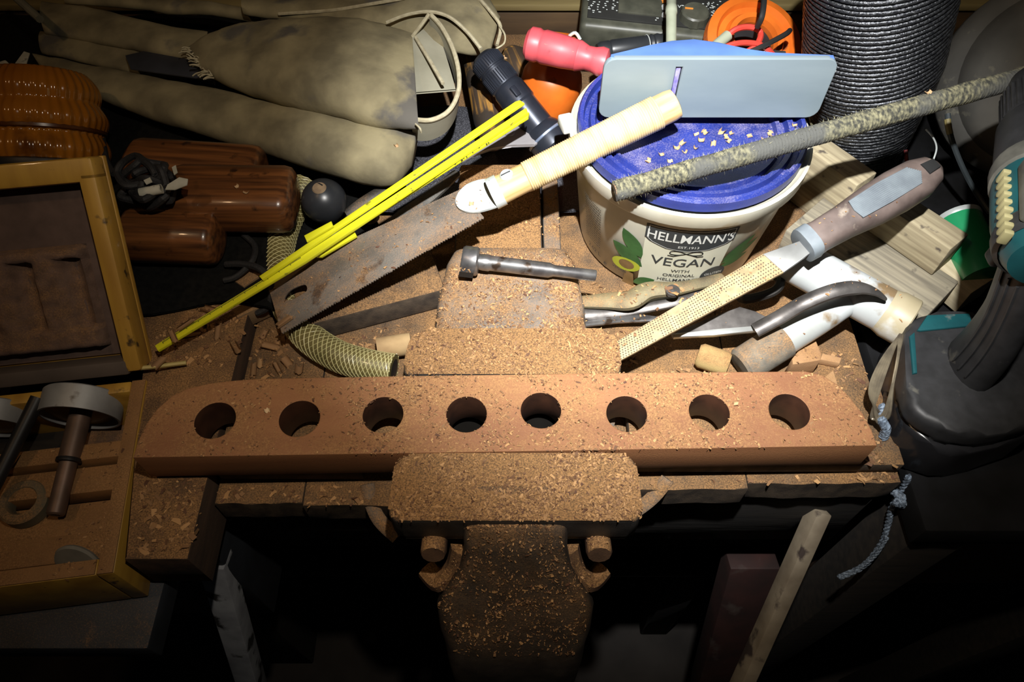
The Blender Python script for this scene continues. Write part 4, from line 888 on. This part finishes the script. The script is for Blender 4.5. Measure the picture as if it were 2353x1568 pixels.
for (x0, x1, y0, y1, c) in ((1350, 1366, -6, 34, 10), (1368, 1378, -6, 34, 7), (1384, 1396, -4, 28, 7), (1402, 1418, -4, 30, 9), (1503, 1514, 0, 52, 12), (1622, 1634, 8, 26, 6), (1634, 1654, 6, 40, 14), (1634, 1648, 44, 60, 4), (1555, 1615, 12, 22, 10)):
    for k in range(c):
        px_, py_ = rr.uniform(x0, x1), y0+(y1-y0)*(k+.5)/c; x, y = onp(M, px_, py_); s = rr.uniform(.0006, .0014)
        bm.faces.new([bm.verts.new(V((x+dx, y+dy, .0020))) for dx, dy in ((-s, -.0006), (s, -.0006), (s, .0006), (-s, .0006))])
ob('printed_symbols', bm, wpr, mm)
for s_, px_, py_ in (('V', 1560, 22), ('A', 1608, 20), ('+', 1358, 20), ('OFF', 1640, 62)):
    t_ = text_mesh(s_, .006, .006); x, y = onp(M, px_, py_); t_.transform(T(x, y, .0021)); ob('printed_letter', t_, wpr, mm)
# ---- probes and leads
pgr = mat('grey_green_probe', (.34, .36, .27), (.26, .28, .2), .5, scale=40)
def along(pa, pb, prof, name, m, label, cat, group=None, seg=20):
    M = frame(pa, pb); L = (pb-pa).length; bm = B(); lathe(bm, [(r, L*t) for t, r in prof], seg, XTOZ); o = ob(name, bm, m, M=M); return tag(o, label, cat, group)
along(P(1543, -40, .135), P(1542, 128, .125), ((0, 0), (0, .0048), (.35, .0048), (.36, .0055), (.44, .0055), (.45, .0048), (1, .0046), (1, 0)), 'test_probe', pgr, 'grey-green test probe lying upright across the multimeter', 'probe', 'multimeter probes')
along(P(1612, 132, .115), P(1672, 82, .120), ((0, 0), (0, .0032), (.25, .0036), (.5, .0048), (1, .0050), (1, 0)), 'test_probe', pgr, 'grey-green test probe with the red lead, right of the multimeter dial', 'probe', 'multimeter probes')
redc = mat('red_lead', (.62, .055, .035), (.5, .04, .03), .45); blkc = mat('black_lead', (.02, .02, .02), None, .45)
def lead(pts, r, m, label, name='test_lead'):
    bm = B(); tube(bm, smooth([P(*q) for q in pts], 7), r, 8); return tag(ob(name, bm, m), label, 'cable', 'test leads by the multimeter')
lead(((1668, 85, .12), (1690, 68, .125), (1715, 62, .126), (1738, 66, .125), (1748, 78, .122), (1742, 98, .12), (1728, 112, .118), (1712, 122, .115)), .0028, redc, 'red test lead looping out of the probe end')
lead(((1640, 128, .115), (1668, 108, .122), (1700, 99, .124), (1735, 100, .122), (1760, 110, .118), (1775, 125, .112)), .0026, redc, 'red test lead arching just above the hand plane')
lead(((1757, -30, .15), (1755, 10, .15), (1750, 40, .145), (1740, 62, .135)), .0026, blkc, 'black test lead coming down over the orange reel')
lead(((1702, 128, .115), (1740, 112, .122), (1775, 95, .125), (1806, 78, .127), (1815, 70, .125)), .0024, blkc, 'black test lead slanting across the orange reel')
# ---- orange reel
rc = P(1728, 100, .095); M = T(*rc) @ R(24, 'X') @ R(6, 'Y')
rl = thing('orange_reel', 'bright orange plastic reel standing between multimeter and wire coil', 'reel', M)
bm = B(); lathe(bm, [(.020, .004), (.022, .010), (.027, .010), (.030, .004), (.036, .004), (.039, .009), (.047, .006), (.0475, -.004), (.045, -.006), (.02, -.006), (.020, .004)], 56); ob('reel_flange', bm, org, rl)
bm = B(); lathe(bm, [(0, -.005), (.0195, -.005), (.0195, -.001), (0, -.001)], 32); ob('reel_core', bm, blk, rl)
ob('reel_tab', boxm((.016, -.018, .006), (.026, .018, .006), .001, R(-12, 'Z')), org, rl)
cc = thing('crocodile_clip', 'small steel crocodile clip behind the plane body', 'clip', T(*P(1745, 132, .105)))
ob('clip_jaw', boxm((.006, 0, .004), (.034, .010, .004), .001, R(-8, 'Z')), iron_w, cc); ob('clip_jaw', boxm((.008, -.004, .009), (.022, .007, .003), .001, R(-22, 'Z') @ R(8, 'Y')), chrome, cc); ob('clip_boot', boxm((-.018, 0, .005), (.022, .009, .008), .002, R(-6, 'Z')), bkp, cc)
# ================================================================ BACK RAIL
rail_y = PY(1230, 40, .80).y
a = PY(700, 62, .80); b = PY(1345, 62, .80)
rail = thing('shelf_rail_board', 'old wooden rail with a yellowed upper edge at the back of the bench', 'board', T(0, .80, 0))
ob('rail_face', boxm((.0, .012, a.z/2+.004), (1.6, .022, a.z+.028), .002), mat('stained_rail', (.12, .07, .03), (.05, .03, .016), .7, scale=20, grain=(.3, 2, 2), bump=.2), rail)
ob('rail_edge', boxm((.0, .010, a.z+.0265), (1.6, .028, .008), .0015), mat('yellowed_edge', (.32, .25, .10), (.2, .15, .06), .7, scale=20, grain=(.3, 2, 2)), rail)
ob('rail_top', boxm((.0, .05, a.z+.040), (1.6, .06, .012), .0015), mat('grimy_top', (.10, .095, .075), None, .8, scale=30), rail)
# ================================================================ CABLES AND BITS AT THE RIGHT
lead(((2178, 262, .10), (2184, 310, .09), (2205, 370, .07), (2235, 430, .05), (2275, 490, .04)), .0024, mat('dark_sheath', (.05, .06, .065), None, .35), 'dark cable with a bared yellow end, hanging beside the drill', 'loose_cable')
lead(((2177, 275, .1), (2179, 290, .097), (2183, 308, .0925)), .0027, mat('yellow_sheath', (.22, .18, .07), None, .5), 'short yellowed sleeve on the cable beside the drill', 'cable_sleeve')
lead(((2128, 298, .11), (2145, 318, .115), (2152, 342, .118), (2143, 372, .116)), .0007, chrome, 'thin bright wire rising from the rasp handle', 'thin_wire')
lead(((2081, 345, .05), (2083, 365, .045), (2085, 385, .04)), .0018, mat('dull_red', (.22, .03, .03), None, .6), 'thin dull red stick behind the rasp handle', 'red_stick')
# wire loops by the battery
wl = mat('tarnished_wire', (.30, .25, .17), (.14, .115, .085), .4, metal=.5, scale=80)
wb_ = thing('wire_bundle', 'bundle of tarnished wire loops hanging on the drill battery', 'wire', T(*P(2030, 880, .03))); WI = T(*(-P(2030, 880, .03)))
rr = random.Random(8)
for k in range(5):
    o_ = k*9
    pts = smooth([P(2066+rr.uniform(-6, 6), 775+rr.uniform(-8, 8), .06), P(2040-o_*.6, 840, .055), P(2018-o_*.55, 905, .045), P(2002+o_*.8, 968+rr.uniform(-10, 10), .028), P(2030+o_*.4, 950, .035), P(2052, 880, .05), P(2064, 815, .06)], 6, True)
    bm = B(); tube(bm, pts, .0011, 6, True); ob('wire_loop', bm, wl, wb_, WI)
brd_m = mat('blue_grey_braid', (.22, .28, .36), (.07, .09, .12), .6, scale=500, bump=.6, lo=.42, hi=.6)
def braided(pts, r):
    bm = B(); sp_ = smooth(pts, 10)
    for ph in (0, 2.094, 4.189): tube(bm, helix(smooth(sp_, 2), r*.55, len(sp_)*.16, ph, 1), r*.52, 6)
    return bm
tag(ob('blue_cord', braided([P(2030, 935, .03), P(2026, 965, .03), P(2036, 985, .025), P(2030, 1005, .015)], .0036), brd_m), 'knotted blue-grey cord between the board end and the drill battery', 'cord')
hc = thing('hanging_cord', 'blue-grey cord hanging from a knot in front of the side stand', 'cord', T(*P(2060, 1150, -.03))); HCI = T(*(-P(2060, 1150, -.03)))
ob('cord_strand', braided([P(2088, 1095, .0), P(2072, 1128, -.02), P(2050, 1165, -.04), P(2040, 1205, -.06), P(2025, 1250, -.08), P(1985, 1300, -.10), P(1928, 1328, -.11)], .0026), brd_m, hc, HCI)
ob('cord_strand', braided([P(2038, 1235, -.065), P(2012, 1275, -.085), P(1975, 1305, -.10), P(1945, 1318, -.11)], .0018), brd_m, hc, HCI)
ob('knot', braided([P(2055, 1130, -.02), P(2075, 1145, -.02), P(2095, 1135, -.02), P(2085, 1160, -.025), P(2060, 1155, -.02), P(2115, 1162, -.025)], .0034), brd_m, hc, HCI)
kr = thing('key_ring', 'small bright split ring and chain on the dark front of the side stand', 'ring', T(*P(2215, 1050, .012)))
bm = B(); tube(bm, [(.0065*math.cos(6.283*i/24), .0048*math.sin(6.283*i/24), 0) for i in range(24)], .0011, 6, True); ob('split_ring', bm, chrome, kr)
bm = B(); tube(bm, smooth([(.006, 0, 0), (.010, .004, 0), (.013, .008, 0), (.019, .009, 0)], 4), .0008, 6); ob('chain', bm, chrome, kr); bm = B(); tube(bm, [(-.020, .008, 0), (-.010, .007, 0)], .0009, 6); ob('pin', bm, chrome, kr)
# ================================================================ WOOD OFFCUTS BY THE PLANK END
redw = mat('red_offcut', (.46, .27, .13), (.34, .18, .085), .8, scale=40, grain=(.3, 2, 2), dust=.3)
for pts_, z, lb in ((((1820, 825), (1868, 765), (1888, 815), (1885, 828), (1822, 838)), .022, 'reddish triangular offcut behind the right end of the drilled board'), (((1890, 812), (1935, 822), (1930, 835), (1884, 826)), .008, 'small flat splinter right of the triangular offcut'), ((((1845, 905), (1915, 850), (1924, 880), (1925, 900), (1870, 925))), .005, 'thin reddish scrap under the rounded right corner of the board')):
    M = T(0, 0, z); bm = B(); prism(bm, [onp(M, *p) for p in pts_][::-1], 0.0005, z, .0006); tag(ob('offcut', bm, redw), lb, 'offcut', 'reddish offcuts on the bench')
# ================================================================ TOP LEFT BITS
along(P(15, -25, .10), P(92, 44, .095), ((0, 0), (0, .0042), (1, .0040), (1, 0)), 'thin_stick', mat('grey_stick', (.20, .19, .14), None, .7), 'greyish thin stick poking in at the top left corner', 'stick', None, 10)
for pts_, z, lb in ((((35, 145), (55, 118), (68, 122), (60, 148), (45, 155)), .09, 'torn printed paper tag at the left edge, the upper right one'), (((-10, 145), (12, 138), (34, 158), (28, 168), (-10, 168)), .085, 'torn printed paper tag cut by the left picture edge'), (((-10, 198), (15, 196), (24, 208), (-5, 232)), .09, 'blank pale paper scrap just above the amber beacon')):
    M = T(0, 0, z); bm = B(); prism(bm, [onp(M, *p) for p in pts_][::-1], z-.0008, z, 0); tag(ob('paper_scrap', bm, paper), lb, 'paper', 'paper scraps top left')
# ================================================================ ADDED BLACK CLOTH, STANDS IN FOR THE SHADE OF THE LEFT HEAP
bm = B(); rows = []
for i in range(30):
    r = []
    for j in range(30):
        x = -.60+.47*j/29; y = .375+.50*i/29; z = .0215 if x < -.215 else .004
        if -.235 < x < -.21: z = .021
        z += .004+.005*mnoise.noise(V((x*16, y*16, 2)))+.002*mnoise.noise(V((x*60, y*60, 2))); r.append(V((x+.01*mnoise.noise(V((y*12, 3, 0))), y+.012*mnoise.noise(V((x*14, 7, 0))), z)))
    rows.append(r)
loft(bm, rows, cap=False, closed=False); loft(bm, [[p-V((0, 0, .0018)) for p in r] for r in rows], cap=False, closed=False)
tag(ob('shade_cloth', bm, mat('shade_black', (.009, .009, .0085), (.005, .005, .005), .95, spec=.1, scale=200, bump=.4), ang=80), 'black cloth added for the shade under the handles and leather sleeves', 'cloth')
# ================================================================ LEATHER SLEEVES
lea = mat('olive_canvas_leather', (.32, .272, .155), (.155, .13, .075), .9, scale=26, bump=.5, bscale=90, spots=(.11, .10, .085), sscale=15, sthr=.60)
lea_in = mat('pale_inner_leather', (.34, .32, .24), (.25, .235, .17), .9, scale=20, bump=.1, bscale=220)
bind = mat('pale_binding', (.48, .43, .29), (.36, .31, .20), .9, scale=200, bump=.3)
def sleeve(name, st, parent, inv, m=lea, n=28, hollow=0, seed=1., amp=.003, ex=.8, sag=.0):
    """st: (top px, bottom px, z, thickness); soft tube with an elliptical section"""
    sec = []
    for (tx, ty), (bx, by), z, th in st: sec.append((P(tx, ty, z), P(bx, by, z-sag), th))
    A = smooth([s[0] for s in sec], 7); Bq = smooth([s[1] for s in sec], 7); TT = [v.x for v in smooth([(s[2], 0, 0) for s in sec], 7)]
    rings = []
    for k in range(len(A)):
        c = (A[k]+Bq[k])/2; e = (A[k]-Bq[k])/2; k0, k1 = max(k-1, 0), min(k+1, len(A)-1)
        ax_ = ((A[k1]+Bq[k1])-(A[k0]+Bq[k0])).normalized(); nn = ax_.cross(e).normalized()
        if nn.z < 0: nn = -nn
        r = []
        for i in range(n):
            a = 6.283*i/n; cs, sn = math.cos(a), math.sin(a)
            p = c+e*math.copysign(abs(cs)**ex, cs)+nn*TT[k]*math.copysign(abs(sn)**.9, sn)
            w_ = p*22+V((seed, seed*2, 0)); p = p+nn*(amp*mnoise.noise(w_)+amp*.5*mnoise.noise(p*70))+e.normalized()*amp*.6*mnoise.noise(w_+V((5, 5, 5)))
            r.append(p)
        rings.append(r)
    if hollow:
        last = rings[-1]; c = sum(last, V())/n; axd = (sum(rings[-1], V())/n-sum(rings[-4], V())/n).normalized()
        rings.append([c+(p-c)*.90 for p in last]); rings.append([c+(p-c)*.84-axd*.03 for p in last])
    bm = B(); loft(bm, rings); return ob(name, bm, m, parent, inv, ang=80)
SP = P(700, 230, .06)
sl = thing('leather_sleeves', 'olive canvas-leather tool sleeves folded in a heap with stitched bindings', 'tool roll', T(*SP)); SI = T(*-SP)
back = sleeve('back_sleeve', [((560, 2), (560, 34), .085, .006), ((700, 8), (705, 46), .088, .008), ((850, -10), (858, 62), .090, .012), ((990, -40), (985, 100), .092, .016), ((1085, -35), (1075, 120), .092, .015), ((1150, 40), (1128, 112), .088, .008)], sl, SI, seed=2)
sleeve('back_fold', [((150, -18), (150, 8), .07, .005), ((380, 0), (380, 24), .072, .006), ((600, 26), (600, 44), .074, .006)], sl, SI, seed=8)
sleeve('upper_strap', [((100, 5), (102, 74), .062, .008), ((240, 28), (242, 100), .064, .009), ((380, 62), (385, 128), .066, .009), ((480, 80), (485, 150), .064, .008)], sl, SI, seed=5)
sleeve('middle_strap', [((98, 76), (96, 122), .052, .006), ((230, 95), (228, 150), .053, .007), ((350, 118), (350, 172), .053, .007), ((490, 145), (490, 190), .052, .006)], sl, SI, seed=6)
lowr = sleeve('lower_sleeve', [((78, 128), (92, 152), .045, .005), ((190, 150), (185, 206), .047, .009), ((330, 180), (325, 262), .050, .013), ((480, 212), (478, 308), .054, .016), ((640, 246), (640, 355), .058, .019), ((790, 275), (795, 402), .060, .021), ((890, 292), (895, 414), .060, .019), ((962, 300), (945, 380), .058, .010)], sl, SI, seed=3)
up_ = sleeve('upper_sleeve', [((432, 112), (470, 172), .074, .006), ((500, 84), (545, 204), .080, .013), ((575, 66), (625, 224), .085, .020), ((700, 58), (735, 250), .088, .025), ((830, 62), (850, 280), .088, .024), ((905, 66), (920, 292), .087, .019), ((946, 72), (962, 300), .086, .014)], sl, SI, hollow=1, seed=1, amp=.0042)
# torn fringe of the upper sleeve
bm = B(); rr = random.Random(2)
for k in range(36):
    t = k/35; q = P(432+60*t+rr.uniform(-6, 6), 112+68*t+rr.uniform(-8, 8), .082); d = V((rr.uniform(-.010, -.003), rr.uniform(-.006, .004), rr.uniform(-.003, .003)))
    tube(bm, smooth([q, q+d*.6+V((0, 0, .001)), q+d], 3), .0007, 5)
fr_ = ob('torn_fringe', bm, bind, up_); fr_['kind'] = 'stuff'
pts_ = ((288, 128), (330, 118), (440, 138), (490, 172), (488, 184), (300, 158))
M = T(0, 0, .068); bm = B(); prism(bm, [onp(M, *p) for p in pts_][::-1], .0665, .0685, .0004); tag(ob('steel_strip', bm, mat('dark_grey_blade', (.075, .08, .10), (.05, .053, .065), .5, metal=.4)), 'dark grey steel blade tucked between the sleeve straps', 'blade')
# loop strap at the mouth
path = smooth([P(948, 274, .088), P(990, 276, .088), P(1030, 256, .090), P(1052, 215, .094), P(1054, 165, .100), P(1040, 110, .106), P(1015, 62, .112), P(990, 34, .116)], 7)
dn = V((-.004, .008, -.030)); ths = V((0, 0, 0))
bm = B(); rings = []
for k, p in enumerate(path):
    t = (path[min(k+1, len(path)-1)]-path[max(k-1, 0)]).normalized(); nn = t.cross(dn).normalized()*.0012; w_ = 1-.35*k/len(path)
    rings.append([p+nn, p+dn*w_+nn, p+dn*w_-nn, p-nn])
loft(bm, rings); lp = ob('loop_strap', bm, lea_in, sl, SI, ang=60)
bm = B(); tube(bm, path, .0022, 8); ob('loop_binding', bm, bind, lp)
bm = B(); tube(bm, [p+dn*(1-.35*k/len(path)) for k, p in enumerate(path)], .0011, 6); ob('loop_binding', bm, bind, lp)
# inner tongue seen in the mouth
rows = []
for i in range(9):
    r = []
    for j in range(9):
        u, v = j/8, i/8; L_, R_ = V((940+5*v, 88+125*v, 0)), V((985+62*v**.7, 40+165*v, 0)); q = L_*(1-u)+R_*u
        p = P(q.x, q.y, .086+.012*(1-v)+.004*math.sin(math.pi*u)); r.append(p)
    rows.append(r)
bm = B(); loft(bm, rows, cap=False, closed=False); loft(bm, [[p-V((0, 0, .0022)) for p in r] for r in rows], cap=False, closed=False); ob('tongue', bm, lea_in, sl, SI, ang=80)
for pts_ in (((948, 84, .099), (968, 58, .110), (986, 32, .118)), ((955, 86, .102), (985, 135, .102), (1018, 192, .100)), ((888, 52, .104), (935, 34, .110), (985, 27, .115), (1030, 38, .114), (1070, 70, .110), (1105, 112, .104)), ((640, 32, .092), (760, 24, .098), (860, 8, .104), (930, -4, .108)), ((1095, -10, .106), (1130, 30, .104), (1150, 62, .098), (1142, 104, .092))):
    bm = B(); tube(bm, smooth([P(*q) for q in pts_], 8), .0018, 7); ob('stitched_binding', bm, bind, sl, SI)
for pts_ in (((1148, 60, .100), (1160, 80, .100), (1158, 100, .096), (1140, 112, .095)), ((955, 285, .094), (965, 295, .095), (968, 305, .09))):
    bm = B(); tube(bm, smooth([P(*q) for q in pts_], 5), .0009, 6); ob('loose_thread', bm, bind, sl, SI)
# ================================================================ SHAVINGS AND SAWDUST
bpy.context.view_layer.update()
dg = bpy.context.evaluated_depsgraph_get()
chip_m = mat('wood_chip', (.50, .28, .115), (.09, .036, .018), .8, island=True, lo=0., hi=1.)
pale_m = mat('pale_shaving', (.66, .48, .28), (.42, .24, .11), .8, island=True, lo=0., hi=1.)
curl_m = mat('brown_curl', (.44, .27, .13), (.24, .125, .055), .8, island=True, lo=0., hi=1.)
def root(o):
    while o.parent: o = o.parent
    return o
def drop(px, py, zg=.08):
    """first surface under a spot on the bench"""
    q = P(px, py, zg); hit, loc, nor, idx, o, mtx = scene.ray_cast(dg, V((q.x, q.y, .45)), V((0, 0, -1)))
    return (loc, nor, root(o).name, o.name) if hit else None
rc_ = random.Random(21)
def chip(bm, p, nrm, L, W, curl, th=.00025):
    t = V((rc_.uniform(-1, 1), rc_.uniform(-1, 1), rc_.uniform(-.25, .35))).normalized(); n = (nrm+V((rc_.uniform(-.5, .5), rc_.uniform(-.5, .5), 0))).normalized()
    b_ = n.cross(t).normalized(); n = t.cross(b_)
    if n.z < 0: n = -n
    a = [p+t*(-L/2)-b_*W/2, p+t*(-L/2)+b_*W/2]; m = [p+n*curl-b_*W*.45, p+n*curl+b_*W*.45]; c = [p+t*L/2+n*curl*.3-b_*W*.3, p+t*L/2+n*curl*.3+b_*W*.3]
    vs_ = [bm.verts.new(q+n*.0003) for q in a+m+c]
    bm.faces.new((vs_[0], vs_[2], vs_[3], vs_[1])); bm.faces.new((vs_[2], vs_[4], vs_[5], vs_[3]))
def scatter(name, label, regions, m, ok, size):
    bm = B(); cnt = 0
    for (x0, x1, y0, y1, n, zg) in regions:
        for _ in range(n):
            px, py = rc_.uniform(x0, x1), rc_.uniform(y0, y1); h = drop(px, py, zg)
            if not h or h[1].z < .35: continue
            if not ok(h[2], h[3]): continue
            if mnoise.noise(h[0]*38) < rc_.uniform(-.5, .25): continue
            L = rc_.uniform(*size)*rc_.choice((.5, .7, 1, 1, 1.5)); chip(bm, h[0], h[1], L, L*rc_.uniform(.25, .6), L*rc_.uniform(.05, .3)); cnt += 1
    o = ob(name, bm, m, ang=30); tag(o, label, 'sawdust', kind='stuff'); return o
scatter('vise_sawdust', 'reddish sawdust and fine chips covering the vise and the boring bit', [(900, 1480, 1040, 1200, 5200, .055), (915, 1430, 750, 870, 4200, .055), (985, 1345, 570, 765, 3600, .055), (1040, 1330, 590, 690, 1800, .055), (1040, 1300, 375, 590, 2600, .03), (990, 1380, 1190, 1500, 5200, -.02)], chip_m, lambda r, o: r in ('bench_vise', 'forstner_bit') and o not in ('shank', 'cutter_head'), (.0008, .0028))
scatter('board_sawdust', 'loose sawdust specks lying on the drilled hardwood board', [(300, 2020, 850, 1055, 3600, .056), (800, 1700, 850, 1050, 4200, .056), (860, 1000, 880, 960, 200, .056)], chip_m, lambda r, o: r == 'drilled_board', (.0007, .0025))
scatter('bench_sawdust', 'sawdust and wood shavings strewn over the bench boards and slab', [(360, 920, 560, 870, 2200, 0), (330, 860, 1050, 1290, 1300, 0), (1420, 2060, 780, 1110, 2200, 0), (1250, 1700, 560, 880, 1400, 0), (1000, 1350, 560, 900, 400, 0)], chip_m, lambda r, o: r in ('workbench', 'timber_batten', 'offcut', 'steel_scraper', 'pliers'), (.0014, .0055))
scatter('tool_sawdust', 'sparse chips fallen on the saw blade, rasp and pipe', [(600, 1150, 430, 770, 900, .06), (1400, 2100, 560, 860, 500, .05)], chip_m, lambda r, o: r in ('pull_saw', 'rasp', 'pipe_tee', 'iron_lever') and o not in ('rattan_wrap', 'ribbed_inlay', 'hanging_hole'), (.0008, .0028))
scatter('case_sawdust', 'sawdust lying in the open wooden case', [(0, 330, 880, 1400, 900, .06)], chip_m, lambda r, o: r == 'tool_case', (.0008, .0026))
# single larger shavings
def shaving(name, px, py, zg, L, label, group, m=None):
    h = drop(px, py, zg)
    if not h or (group == 'shavings on the blue lid' and h[2] != 'plastic_tub'): return
    bm = B(); M = T(*(h[0]+V((0, 0, L*.16)))) @ R(rc_.uniform(0, 360), 'Z') @ R(rc_.uniform(-25, 25), 'X'); n = 7; big = group == 'wood curls on the bench'; a = rc_.uniform(3.4, 5.6) if big else rc_.uniform(2.2, 4.2); W = L*rc_.uniform(.35, .7) if not big else L*rc_.uniform(.8, 1.4); r0 = L/a
    up_, lo_ = [], []
    for i in range(n+1):
        t = a*(i/n-.5); j = rc_.uniform(-.28, .28)*W*(.35 if big else 1); p = V((r0*math.sin(t), 0, r0*(math.cos(a/2)*.3+1-math.cos(t))-r0*.25)); up_.append([M @ (p+V((0, -W/2+j, 0))), M @ (p+V((0, W/2*(1-.3*abs(t)/a)+j, 0)))])
    nrm = [[p+V((0, 0, -.0004)) for p in r] for r in up_]
    loft(bm, [[u[0], u[1], d[1], d[0]] for u, d in zip(up_, nrm)]); o = ob(name, bm, m or pale_m, ang=50); tag(o, label, 'shaving', group)
for px, py in ((1585, 292), (1600, 305), (1622, 300), (1612, 318), (1660, 300), (1672, 312), (1682, 302), (1730, 292), (1752, 290), (1772, 304), (1725, 308), (1800, 292), (1570, 325), (1555, 335), (1520, 350), (1575, 345), (1640, 325), (1845, 288), (1820, 300), (1490, 365), (1675, 320), (1755, 312), (1600, 335), (1540, 365)):
    shaving('wood_shaving', px, py, .12, rc_.uniform(.005, .0085), 'pale curled wood shaving on the blue tub lid', 'shavings on the blue lid')
for px, py in ((452, 800), (485, 770), (500, 745), (440, 835), (600, 835), (640, 850), (560, 830), (620, 800), (585, 855), (610, 770), (680, 800), (470, 815), (520, 790), (400, 880), (660, 835), (690, 850)):
    shaving('wood_curl', px, py, 0, rc_.uniform(.009, .014), 'rolled brown wood curl on the bench behind the board', 'wood curls on the bench', curl_m)
for px, py, zg, lb in ((1160, 168, .09, 'orange-brown chip in the mouth of the leather sleeve'), (922, 405, .04, 'pinkish chip at the edge of the leather sleeve'), (1085, 480, .09, 'single brown chip on the bright heel plate of the saw'), (570, 452, .07, 'pale curl on the rounded varnished handle'), (548, 440, .07, 'second pale curl on the rounded varnished handle'), (2105, 262, .16, 'white flake stuck to the wrapped rod'), (1455, 985, .056, 'large brown chip by the sixth hole of the board'), (1690, 930, .056, 'dark red splinter right of the seventh hole'), (615, 945, .056, 'small curled chip left of the second hole')):
    shaving('stray_chip', px, py, zg, .006, lb, None)
bpy.context.view_layer.update()
